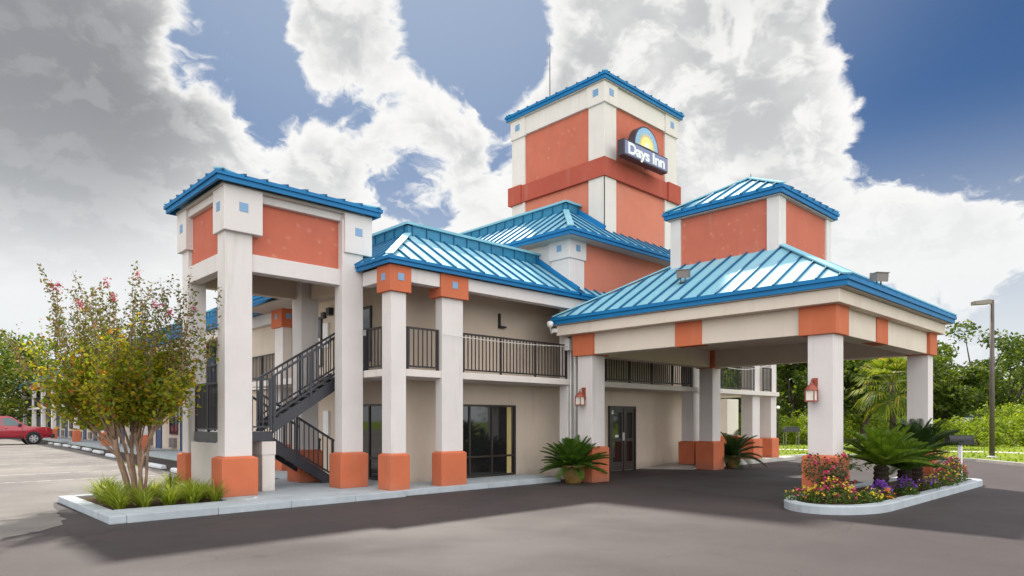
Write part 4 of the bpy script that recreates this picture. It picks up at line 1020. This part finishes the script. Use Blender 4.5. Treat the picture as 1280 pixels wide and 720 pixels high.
def unit(n): v = rng.normal(size=(n, 3)); return v / np.linalg.norm(v, axis=1)[:, None]
def leaf_arrays(C, size, aspect=.5, up=.0, jitter=.35):
    """one bent diamond leaf per centre"""
    n = len(C); a = unit(n); a[:, 2] = a[:, 2] * .7 - up; a /= np.linalg.norm(a, axis=1)[:, None]
    b = np.cross(a, unit(n)); b /= np.linalg.norm(b, axis=1)[:, None] + 1e-9
    s = size * (1 + jitter * rng.uniform(-1, 1, n))[:, None]
    V = np.stack([C - a * s * .5, C + b * s * aspect * .5 - a * s * .05, C + a * s * .5, C - b * s * aspect * .5 - a * s * .05], 1).reshape(-1, 3)
    F = np.arange(4 * n).reshape(-1, 4)
    return V, F
def leaves(name, C, size, m, parent, aspect=.5, up=0., jitter=.35):
    V, F = leaf_arrays(np.asarray(C), size, aspect, up, jitter)
    return raw_mesh(name, V, F, m, parent)

def limb_path(p, d, L, n=6, wob=.12, lift=0.):
    pts = [np.array(p)]; d = np.array(d, float); d /= np.linalg.norm(d)
    for i in range(n):
        d = d + rng.normal(size=3) * wob; d[2] += lift; d /= np.linalg.norm(d)
        pts.append(pts[-1] + d * L / n)
    return pts, d

# -- crape myrtle by the stair tower
def along(s, n, sc, t0=0.):
    s = np.array(s); t = rng.uniform(t0, 1, n) * (len(s) - 1); i0 = np.minimum(t.astype(int), len(s) - 2); fr = (t - i0)[:, None]
    return s[i0] * (1 - fr) + s[i0 + 1] * fr + rng.normal(size=(n, 3)) * sc
def crape_myrtle(loc):
    T = thing('crape_myrtle', 'multi stemmed flowering tree with yellowing leaves and pink blooms beside the stair tower', 'tree', loc)
    tr = MB(); C1 = []; C2 = []; BL = []
    nst = 9
    for i in range(nst):
        az = 2 * math.pi * (i + rng.uniform(-.25, .25)) / nst; lean = rng.uniform(.08, .34)
        p0 = np.array([.11 * math.cos(az), .11 * math.sin(az), 0]); d = np.array([math.cos(az) * lean - .045, math.sin(az) * lean + .04, 1.])
        pts, d1 = limb_path(p0, d, rng.uniform(1.2, 1.5), 6, .08, 0); r0 = rng.uniform(.028, .048)
        tr.tube(pts, list(np.linspace(r0, r0 * .72, len(pts))), 8)
        for j in range(4):
            aj = az + rng.uniform(-1.2, 1.2)
            dd = d1 + np.array([math.cos(aj), math.sin(aj), 0]) * rng.uniform(.15, .62)
            q, d2 = limb_path(pts[-1] if j < 2 else pts[-2 - j % 2], dd, rng.uniform(.75, 1.05), 6, .10, .03)
            tr.tube(q, list(np.linspace(r0 * .6, r0 * .33, len(q))), 6)
            for k in range(5):
                b0 = q[rng.integers(3, 7)]
                d3 = d2 + rng.normal(size=3) * .42; d3[2] = abs(d3[2]) * .5 + .5
                L = rng.uniform(.6, 1.15)
                s, d4 = limb_path(b0, d3, L, 7, .11, .05)
                tr.tube(s, list(np.linspace(r0 * .25, .004, len(s))), 4)
                C1.append(along(s, int(92 * L), .095))
                if k < 3:   # long wispy flowering shoot, leaves thin towards the tip
                    L2 = rng.uniform(.5, 1.25) * (1.15 if s[-1][2] < 3.2 else .75)
                    e = np.array([s[-1][0], s[-1][1], 0]) * .22
                    w, _ = limb_path(s[-1], np.array([0, 0, 1.]) + e + rng.normal(size=3) * .14, L2, 7, .06, .01)
                    tr.tube(w, list(np.linspace(.006, .0025, len(w))), 4)
                    C2.append(along(w, int(85 * L2), .042))
                    if w[-1][2] > 3.2: BL.append(w[-1])
    n = 7800; a = rng.uniform(0, 2 * math.pi, n); z = rng.uniform(1.45, 3.3, n); rr = np.sqrt(rng.uniform(0, 1, n)) * np.minimum(.62 + (z - 1.45) * .95, 1.75)
    F_ = np.stack([rr * np.cos(a) - .05, rr * np.sin(a) + .05, z], 1)
    # fill breaks into sprays: keep the leaves that fall in clumps
    cl = F_[rng.integers(0, n, 130)]; dmin = np.min(np.linalg.norm(F_[:, None, :] - cl[None], axis=2), axis=1)
    C1.append(F_[dmin < .23])
    tr.build('trunk', M_MYRBARK, T, local=True, smooth=True)
    C1 = np.concatenate(C1); hi = C1[:, 2] > rng.uniform(2.9, 3.7, len(C1)); C2.append(C1[hi]); C1 = C1[~hi]
    leaves('crown', C1[C1[:, 2] > 1.35], .090, LEAF_MYR, T, .55, .15)
    leaves('shoot_leaves', np.concatenate(C2), .062, LEAF_SHOOT, T, .5, .1)
    T.scale = (.95, .95, 1.03); T.rotation_euler = Matrix.Rotation(R(5), 4, Vector((-.69, -.723, 0))).to_euler()
    BL = np.array(BL); BL = BL[np.argsort(rng.uniform(size=len(BL)))][:10]
    for b in BL:
        n = 34; leaves('blossom', b + rng.normal(size=(n, 3)) * np.array([.035, .035, .045]), .04, P_MUTED, T, .9)
    return T
crape_myrtle((3.62, 13.85, .08))

# -- border grass clumps
def grass_clump_mesh(n=160, L=.47):
    V = []; F = []
    for i in range(n):
        az = rng.uniform(0, 2 * math.pi); l = L * rng.uniform(.6, 1.2); w = rng.uniform(.005, .010); e = R(rng.uniform(48, 88)); tot = R(rng.uniform(55, 125))
        o = np.array([math.cos(az), math.sin(az), 0]); sd = np.array([-o[1], o[0], 0]) * w
        p = o * rng.uniform(0, .07); b = len(V); n_ = 5
        for k in range(n_ + 1):
            wd = (1, 1, .9, .75, .5, .1)[k]; V += [p - sd * wd, p + sd * wd]
            p = p + (o * math.cos(e) + np.array([0, 0, 1]) * math.sin(e)) * l / n_; e -= tot / n_ * (.4 + .3 * k)
            p[2] = max(p[2], .01)
        for k in range(n_): F.append((b + 2 * k, b + 2 * k + 1, b + 2 * k + 3, b + 2 * k + 2))
    return V, F
spots = []
for (x, y) in [(3.06, 12.72), (3.42, 12.66), (3.82, 12.7), (4.2, 12.68), (3.1, 13.15), (3.5, 13.1), (3.95, 13.08), (4.38, 13.02), (4.62, 12.74), (3.12, 13.65), (4.3, 13.5), (4.66, 13.4), (3.15, 14.25), (3.3, 14.8), (4.1, 14.5), (4.55, 14.1), (4.5, 14.8), (3.8, 14.95)]: spots.append((x, y))
protos = [raw_mesh('border_grass', *grass_clump_mesh(), LEAF_GRASS) for _ in range(3)]
for i, (x, y) in enumerate(spots):
    o = protos[i] if i < 3 else protos[i % 3].copy()
    if i >= 3: COL.objects.link(o)
    s = rng.uniform(.85, 1.2); o.location = (x, y, .085); o.rotation_euler = (0, 0, rng.uniform(0, 6)); o.scale = (s, s, s)
    tag(o, 'arching green border grass clump in the kerbed bed under the flowering tree', 'grass clump', 'border grass under the flowering tree', 'thing')

# -- sago palms
def sago(loc, R_, trunk_h, trunk_r, label, nfr=38, m=None, group=None, droop=1.0, rise=1.0, low=-8, name='sago_palm'):
    T = thing(name, label, 'palm', loc, group)
    if trunk_h > 0:
        tr = MB(); pr = []
        k = 12
        for i in range(k + 1): z = trunk_h * i / k; pr.append((trunk_r * (1.0 + (.10 if i % 2 else -.06)) * (1 - .1 * z / max(trunk_h, .1)), z))
        tr.lathe((0, 0, 0), pr, 14); tr.build('trunk', mat('sago_trunk', (.028, .021, .017), .95, .1, var=.4, vscale=30, bump=1., bscale=40), T, local=True)
    V = []; F = []; RV = MB()
    for i in range(nfr):
        az = i * 2.39996 + rng.uniform(-.2, .2); f = (i + .5) / nfr     # inner fronds upright, outer spreading
        el = R(80) * (1 - f) + R(low) * f
        el += rng.uniform(-.1, .1); L = R_ * rng.uniform(.9, 1.1) * (1.12 if f > .3 else 1.0)
        o = np.array([math.cos(az), math.sin(az), 0]); pts = []; p = np.array([0, 0, trunk_h]) + o * .03; e = el
        n = 20
        for k in range(n + 1):
            pts.append(p.copy()); p = p + (o * math.cos(e) + np.array([0, 0, 1]) * math.sin(e)) * L / n; e -= (R(58) * droop * (.6 + .4 * f)) / n * (.5 + k / n) * rise
        RV.tube(pts[::4], list(np.linspace(.011, .004, len(pts[::4]))), 4)
        sd = np.array([-o[1], o[0], 0])
        for k in range(2, n + 1):
            for half in (0., .5):
                kk = k - half; i0 = int(kk); pp = pts[i0] if half == 0 else (pts[i0] + pts[min(i0 + 1, n)]) / 2
                tg = pts[min(i0 + 1, n)] - pts[max(i0 - 1, 0)]; tg = tg / np.linalg.norm(tg); up = np.cross(sd, tg)
                if up[2] < 0: up = -up
                t = kk / n; ll = L * .20 * (math.sin(math.pi * min(1, .18 + t * .82)) ** .6) * rng.uniform(.9, 1.1) + .03
                for s in (-1, 1):
                    dr = sd * s * .80 + tg * .55 + up * .38; dr = dr / np.linalg.norm(dr)
                    w = tg * .0105; tip = pp + dr * ll - up * ll * .10; mid = pp + dr * ll * .55 + up * ll * .03
                    b = len(V); V += [pp - w, pp + w, mid + w * .9, mid - w * .9, tip + w * .1, tip - w * .1]
                    F += [(b, b + 1, b + 2, b + 3), (b + 3, b + 2, b + 4, b + 5)]
    raw_mesh('frond', V, F, m or LEAF_CYC, T)
    RV.build('frond_stalk', m or LEAF_CYC, T, local=True)
    return T
def pot(loc, r, h, label, name='flower_pot'):
    T = MB(); x, y, z = loc
    T.lathe(loc, [(r * .66, 0), (r * .72, h * .08), (r * .92, h * .4), (r, h * .7), (r * .98, h * .9), (r * 1.05, h * .93), (r * 1.05, h), (r * .93, h), (r * .9, h * .9), (.02, h * .88)], 28)
    o = T.build(name, mat('olive_glazed_clay', (.20, .125, .035), .4, .5, var=.25, vscale=7, bump=.1), loc=loc, smooth=True)
    return tag(o, label, 'flower pot')
pot((12.95, 11.3, 0), .29, .46, 'round olive brown clay pot at the foot of the near canopy column')
sago((12.95, 11.3, .42), .80, .0, .1, 'large potted sago palm spreading in the olive clay pot near the downspout', nfr=64, droop=.5, low=-6)
pot((20.95, 11.25, 0), .27, .42, 'round olive brown clay pot behind the rear canopy column')
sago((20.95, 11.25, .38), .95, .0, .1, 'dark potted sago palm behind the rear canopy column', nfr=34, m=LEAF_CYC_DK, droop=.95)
sago((14.55, 4.62, .09), .80, .60, .145, 'bright green sago palm with short black trunk nearest the front column', nfr=50, droop=.62, low=22, m=LEAF_CYC_LT)
sago((15.75, 4.55, .09), .72, .46, .145, 'middle sago palm of the island, low fronds touching the purple flowers', nfr=40, droop=.75, low=14)
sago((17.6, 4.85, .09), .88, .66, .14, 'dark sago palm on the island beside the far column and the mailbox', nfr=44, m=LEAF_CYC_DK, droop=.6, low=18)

# -- bedding flowers
def flower_bush(loc, rx, ry, h, cols, label, nl=420, nf=60, group=None, lm=None, fs=.045, ls=.05, cat='flowers', name='bedding_flowers'):
    T = thing(name, label, cat, loc, group)
    a = rng.uniform(0, 2 * math.pi, nl); r = np.sqrt(rng.uniform(0, 1, nl)); z = h * (1 - .55 * r ** 2) * rng.uniform(.15, 1, nl)
    leaves('foliage', np.stack([rx * r * np.cos(a), ry * r * np.sin(a), z], 1), ls, lm or LEAF_BED, T, .6)
    for pm, fr in cols:
        n = int(nf * fr); a = rng.uniform(0, 2 * math.pi, n); r = np.sqrt(rng.uniform(0, 1, n)); z = h * (1.02 - .55 * r ** 2) * rng.uniform(.75, 1.12, n)
        C = np.stack([rx * r * np.cos(a), ry * r * np.sin(a), z], 1)
        C = np.repeat(C, 5, 0) + rng.normal(size=(n * 5, 3)) * fs * .3
        leaves('blossom', C, fs * .8, pm, T, .9)
    st = MB()
    for i in range(9): a = rng.uniform(0, 6.28); st.tube([(0, 0, 0), (rx * .6 * math.cos(a), ry * .6 * math.sin(a), h * .7)], [.006, .003], 4)
    st.build('stem', M_BARK, T, local=True)
    return T
flower_bush((12.45, 4.75, .09), .5, .42, .42, [(P_YEL, .42), (P_PINK, .34)], 'yellow and pink flower clump at the foot of the front column', 900, 130)
flower_bush((12.95, 4.32, .09), .38, .22, .28, [(P_YEL, .4)], 'low yellow flower clump along the island kerb', 500, 50)
flower_bush((12.35, 5.3, .09), .32, .28, .3, [(P_YEL, .3), (P_PINK, .2)], 'small mixed flower clump at the rounded island end', 350, 40)
flower_bush((13.85, 4.42, .09), .24, .2, .34, [(P_PURP, 1.4)], 'purple flower clump left of the first sago palm', 300, 90)
flower_bush((13.62, 4.22, .09), .17, .14, .22, [(P_OR, .6)], 'small orange flower clump in front of the purple flowers', 200, 26)
flower_bush((15.0, 4.32, .09), .28, .2, .36, [(P_PURP, .9)], 'purple flower clump between the two short palm trunks', 320, 70)
flower_bush((14.75, 4.16, .09), .3, .14, .2, [(P_YEL, .1)], 'low green bedding plant along the kerb below the palms', 320, 20)
flower_bush((16.3, 4.25, .09), .34, .2, .36, [(P_PURP, .7), (P_YEL, .3)], 'purple and yellow flower clump right of the middle palm', 380, 60)
flower_bush((17.4, 4.2, .09), .5, .24, .5, [(P_PINK, .25), (P_YEL, .2)], 'pink and yellow flower clump under the dark palm', 600, 90)
flower_bush((18.35, 4.28, .09), .48, .28, .62, [(P_PINK, .6), (P_YEL, .15)], 'tall pink flower clump just left of the mailbox post', 700, 90)
flower_bush((19.25, 4.5, .09), .42, .3, .58, [(P_PINK, .65), (P_YEL, .1)], 'pink flower clump at the island tip right of the mailbox post', 650, 90)
flower_bush((19.55, 4.95, .09), .3, .3, .95, [(P_OR, .35), (P_PINK, .2)], 'taller reddish shrub behind the mailbox post', 330, 40, lm=LEAF_ROSE, cat='shrub', name='small_shrub')
def rose(loc, label):
    T = thing('rose_bush', label, 'shrub', loc); st = MB(); C = []; B = []
    for i in range(17):
        a = rng.uniform(0, 6.28)
        p, d = limb_path((0, 0, 0), (math.cos(a) * .5, math.sin(a) * .5 , 1), rng.uniform(.6, 1.05), 7, .17, .02); st.tube(p, list(np.linspace(.011, .003, len(p))), 5)
        for k in range(4):
            q, _ = limb_path(p[rng.integers(2, 7)], rng.normal(size=3) + np.array([0, 0, .5]), rng.uniform(.15, .4), 4, .2); st.tube(q, .003, 4)
            for s in q: C.append(np.array(s) + rng.normal(size=(7, 3)) * .045)
            if rng.uniform() < .45: B.append(q[-1])
    st.build('stem', M_BARK, T, local=True); leaves('foliage', np.concatenate(C), .055, LEAF_ROSE, T, .6)
    for b in B: leaves('blossom', np.array(b) + rng.normal(size=(16, 3)) * .022, .045, P_PINK, T, .9)
rose((12.95, 4.95, .09), 'straggly pink rose bush climbing in front of the front column base')

# -- lawn tufts
n = 9000; x = rng.uniform(29, 60, n); y = rng.uniform(-6, 30, n)
kp_ = np.array([(p[0], p[1]) for p in lawn_in[:8]])
ok = (x > np.interp(y, [-8, 1.3, 4.5, 6.4, 8.6, 10.9, 12.5, 40], [23.5, 26.5, 29.3, 31.3, 32.1, 31.7, 30, 30]))
x, y = x[ok], y[ok]; n = len(x); a = rng.uniform(0, 2 * math.pi, n); hh = rng.uniform(.05, .13, n); w = .05
V = np.stack([np.stack([x - w * np.cos(a), y - w * np.sin(a), np.full(n, .045)], 1), np.stack([x + w * np.cos(a), y + w * np.sin(a), np.full(n, .045)], 1), np.stack([x + rng.normal(size=n) * .04, y + rng.normal(size=n) * .04, .05 + hh], 1)], 1).reshape(-1, 3)
tag(raw_mesh('lawn_grass', V, np.arange(3 * n).reshape(-1, 3), LEAF_LIGHT), 'short bright green grass tufts across the lawn', 'grass', kind='stuff')

# -- broadleaf trees
def tree(loc, H, Rr, trunk_h, label, m=LEAF_OAK, n=5200, leaf=.34, clumps=34, group='trees beyond the lawn', trunk_r=.28, name='oak_tree', flat=.75, bark=M_DKBARK):
    T = thing(name, label, 'tree', loc, group); tr = MB()
    p, d = limb_path((0, 0, -.1), (rng.normal() * .08, rng.normal() * .08, 1), trunk_h + .1, 5, .05); tr.tube(p, list(np.linspace(trunk_r, trunk_r * .7, len(p))), 9)
    cz = trunk_h + (H - trunk_h) * .5; cc = []
    for i in range(clumps):
        u = unit(1)[0]; rr = rng.uniform(.25, 1.) ** .5; c = np.array([u[0] * Rr * rr, u[1] * Rr * rr, cz + u[2] * (H - trunk_h) * .5 * rr])
        cc.append((c, rng.uniform(.16, .34) * Rr))
    for i in range(9):
        c = cc[i][0]; s = np.array(p[-1 - i % 2]); md = (s + c) / 2 + rng.normal(size=3) * .25
        tr.tube([s, md, c], [trunk_r * .5, trunk_r * .3, trunk_r * .08], 6)
    C = []
    for c, r in cc:
        k = int(n / clumps * (r / (.25 * Rr)) ** 1.6)
        u = unit(k) * (rng.uniform(.25, 1., k) ** .6)[:, None] * r; u[:, 2] *= flat; C.append(c + u)
    C = np.concatenate(C); C = C[C[:, 2] > trunk_h * .55]
    tr.build('trunk', bark, T, local=True, smooth=True)
    leaves('crown', C, leaf, m, T, .6)
    return T
def at(u, dist):  # point on the ground at picture column u and depth
    a = R(AZ); s = (u - 640) / 843.17 * dist
    return (dist * math.cos(a) + s * math.sin(a), dist * math.sin(a) - s * math.cos(a))
TREES = [  # column, depth, height, radius, trunk, kind
    (1214, 66, 11.0, 4.9, 3.0, 0, 'tall dark oak with gaps in its crown left of the lamp post'),
    (1258, 72, 9.6, 3.6, 3.0, 0, 'dark oak right of the lamp post'),
    (1180, 60, 6.8, 3.3, 1.6, 0, 'olive green tree beside the far canopy column'),
    (1300, 84, 8.5, 4.2, 2.5, 1, 'paler tree at the right edge of the photo'),
    (1078, 46, 6.6, 3.4, 2.1, 0, 'dark leaning oak behind the fan palm, left of it'),
    (1040, 52, 7.4, 4.2, 2.0, 0, 'dense oak behind the front canopy column'),
    (992, 50, 8.0, 4.0, 1.2, 0, 'full green oak seen between the gallery and the front column'),
    (940, 58, 8.5, 4.6, 1.0, 0, 'dark tree seen through the right gallery columns'),
    (905, 48, 7.2, 3.5, 1.2, 0, 'dark tree seen behind the rear canopy column'),
    (1120, 60, 8.6, 4.4, 1.6, 0, 'dense oak directly behind the fan palm crown'),
    (1150, 72, 9.0, 4.6, 1.6, 0, 'dark oak between the fan palm and the tall oak'),
    (1012, 68, 10, 5.2, 1.0, 0, 'tall far oak closing the view under the canopy'),
    (870, 66, 9, 5., 1.0, 0, 'far oak behind the entrance wall end'),
]
for u, dd, H, Rr, th, k, lb in TREES:
    x, y = at(u, dd)
    tree((x, y, .03), H, Rr, th, lb, m=(LEAF_OAK, LEAF_LIGHT)[k], n=5000, leaf=.36, clumps=38)
# small ornamental tree and woods on the left
x, y = at(2, 64)
tree((x, y, 0), 9.6, 5.6, 1.2, 'broad olive tree rising behind the red pickup at the left edge', m=LEAF_MYR2, n=11000, leaf=.34, clumps=60, group=None, name='broadleaf_tree', trunk_r=.2)
for u, dd, H, Rr, lb in ((42, 104, 10.5, 7, 'distant tree past the far end of the guest wing'), (84, 116, 12, 7, 'distant tree behind the roof of the guest wing'), (-60, 95, 11, 7, 'tree at the far edge of the car park, left of the photo'), (14, 122, 11, 8, 'far dark tree behind the broad olive tree')):
    x, y = at(u, dd); tree((x, y, 0), H, Rr, .8, lb, m=LEAF_OAK, n=3500, leaf=.5, clumps=30, group='distant trees at the left')

# -- bushes along the back of the lawn
def bush(loc, rx, h, label, m=LEAF_LIGHT, n=1500, leaf=.2):
    T = thing('hedge_shrub', label, 'shrub', loc, 'shrubs along the back of the lawn'); C = []
    for i in range(14):
        u = unit(1)[0]; c = np.array([u[0] * rx * .65, u[1] * rx * .65, h * (.38 + .34 * u[2])]); r = rng.uniform(.22, .42) * min(rx, h)
        C.append(c + unit(n // 14) * (rng.uniform(.3, 1, n // 14) ** .5)[:, None] * r)
    st = MB()
    for i in range(6): a = rng.uniform(0, 6.28); st.tube([(0, 0, 0), (math.cos(a) * rx * .4, math.sin(a) * rx * .4, h * .6)], [.04, .012], 5)
    C = np.concatenate(C); C = C[C[:, 2] > .02]
    st.build('stem', M_BARK, T, local=True); leaves('foliage', C, leaf, m, T, .6)
BUSH = [(968, 44, 2.2, 2.2, 'yellow green shrub behind the garden post lamp'), (985, 47, 2.4, 2.7, 'tall yellow green shrub behind the barbecue grill'), (1003, 43, 2.0, 1.9, 'light green shrub just left of the front column'), (1026, 46, 2.4, 2.2, 'light green shrub hidden behind the front column'),
        (1062, 49, 2.2, 2.2, 'light green shrub left of the leaning oak trunk'), (1092, 52, 2.6, 2.6, 'yellow green shrub behind the picnic table'), (1116, 47, 2.0, 1.9, 'light green shrub right of the picnic table'), (1140, 50, 2.4, 2.1, 'light green shrub behind the far canopy column'),
        (1172, 42, 1.7, 1.5, 'low yellow green shrub just right of the far column'), (1190, 46, 2.2, 1.9, 'rounded yellow green shrub behind the mailbox'), (1212, 43, 1.9, 1.7, 'yellow green shrub right of the mailbox'), (1228, 47, 2.3, 2.2, 'broad yellow green shrub left of the lamp post'),
        (1254, 44, 2.0, 1.9, 'dense yellow green shrub right of the lamp post'), (1272, 47, 2.4, 2.3, 'tall yellow green shrub near the right edge'), (1296, 44, 2.2, 2.0, 'yellow green shrub at the right edge'), (1246, 54, 2.4, 3.2, 'tall vine covered shrub below the distant house'), (1276, 53, 2.6, 3.4, 'tall vine covered shrub at the right edge in front of the house'), (925, 45, 2.3, 2.0, 'green shrub seen through the right gallery'), (900, 47, 2.3, 2.2, 'green shrub behind the white car'), (948, 46, 2.2, 2.2, 'green shrub between the gallery columns')]
for u, dd, rx, h, lb in BUSH:
    x, y = at(u, dd); bush((x, y, .03), rx, h, lb)
for u, dd, rx, lb in ((1225, 39.5, 1.7, 'low clipped grassy shrub in front of the lamp post shrubs'), (1262, 39.8, 1.9, 'low clipped grassy shrub right of the lamp post'), (1290, 39.5, 1.7, 'low clipped grassy shrub at the right edge')):
    x, y = at(u, dd); bush((x, y, .03), rx, 1.0, lb, n=1700, leaf=.14)

# -- fan palm on the lawn
def fan_palm(loc, H, label):
    T = thing('fan_palm', label, 'palm', loc); tr = MB()
    tr.tube([(0, 0, -.05), (.05, 0, H * .5), (0, .05, H)], [.2, .18, .21], 10); tr.build('trunk', M_DKBARK, T, local=True, smooth=True)
    V = []; F = []; S = MB()
    for i in range(44):
        az = i * 2.39996; f = (i + .5) / 44; el = R(80) * (1 - f) + R(-62) * f
        o = np.array([math.cos(az), math.sin(az), 0]); d = o * math.cos(el) + np.array([0, 0, 1]) * math.sin(el)
        st = np.array([0, .05, H]); L = rng.uniform(1.1, 1.5); h = st + d * L + np.array([0, 0, -.12])
        S.tube([st, (st + h) / 2 + np.array([0, 0, .08]), h], [.022, .016, .012], 4)
        sd = np.cross(d, [0, 0, 1.]); sd /= np.linalg.norm(sd) + 1e-6; up = np.cross(sd, d)
        for k in range(22):
            t = (k / 21 - .5) * 2 * R(105); dr = d * math.cos(t) + sd * math.sin(t) + up * .12 * abs(math.sin(t)); bl = rng.uniform(.95, 1.25) * (1 - .25 * abs(t) / 2)
            m1 = h + dr * bl * .6; tip = h + dr * bl + np.array([0, 0, -.38 * bl]); w = np.cross(dr, up); w = w / (np.linalg.norm(w) + 1e-6) * .036
            b = len(V); V += [h - w * .5, h + w * .5, m1 + w, m1 - w, tip + w * .1, tip - w * .1]; F += [(b, b + 1, b + 2, b + 3), (b + 3, b + 2, b + 4, b + 5)]
    raw_mesh('frond', V, F, LEAF_PALM, T); S.build('frond_stalk', LEAF_PALM, T, local=True)
x, y = at(1116, 39); fan_palm((x, y, .03), 3.7, 'fan palm with yellowing drooping fronds beyond the front columns')

# -- the mass of woods behind everything
C = []
for i in range(300):
    u = rng.uniform(840, 1400); dd = rng.uniform(84, 120); x, y = at(u, dd); C.append(np.array([x, y, rng.uniform(.5, 4.5)]) + unit(60) * (rng.uniform(.2, 1, 60) ** .5)[:, None] * rng.uniform(1.2, 2.6))
for i in range(330):   # the belt carries on round the site
    az = R(rng.uniform(-40, 33)) if i % 3 else R(rng.uniform(52, 84)); dd = rng.uniform(95, 125) if i % 3 else rng.uniform(130, 160)
    C.append(np.array([dd * math.cos(az), dd * math.sin(az), rng.uniform(.5, 5)]) + unit(50) * (rng.uniform(.2, 1, 50) ** .5)[:, None] * rng.uniform(1.4, 3.0))
C = np.concatenate(C); C = C[C[:, 2] > .1]
# keep clear of the house
C = C[~((C[:, 0] > 79) & (C[:, 0] < 99) & (C[:, 1] > 0) & (C[:, 1] < 15))]
tag(leaves('woodland', C, .7, LEAF_OAK, None), 'far mass of green woods behind the lawn trees', 'woods', kind='stuff')
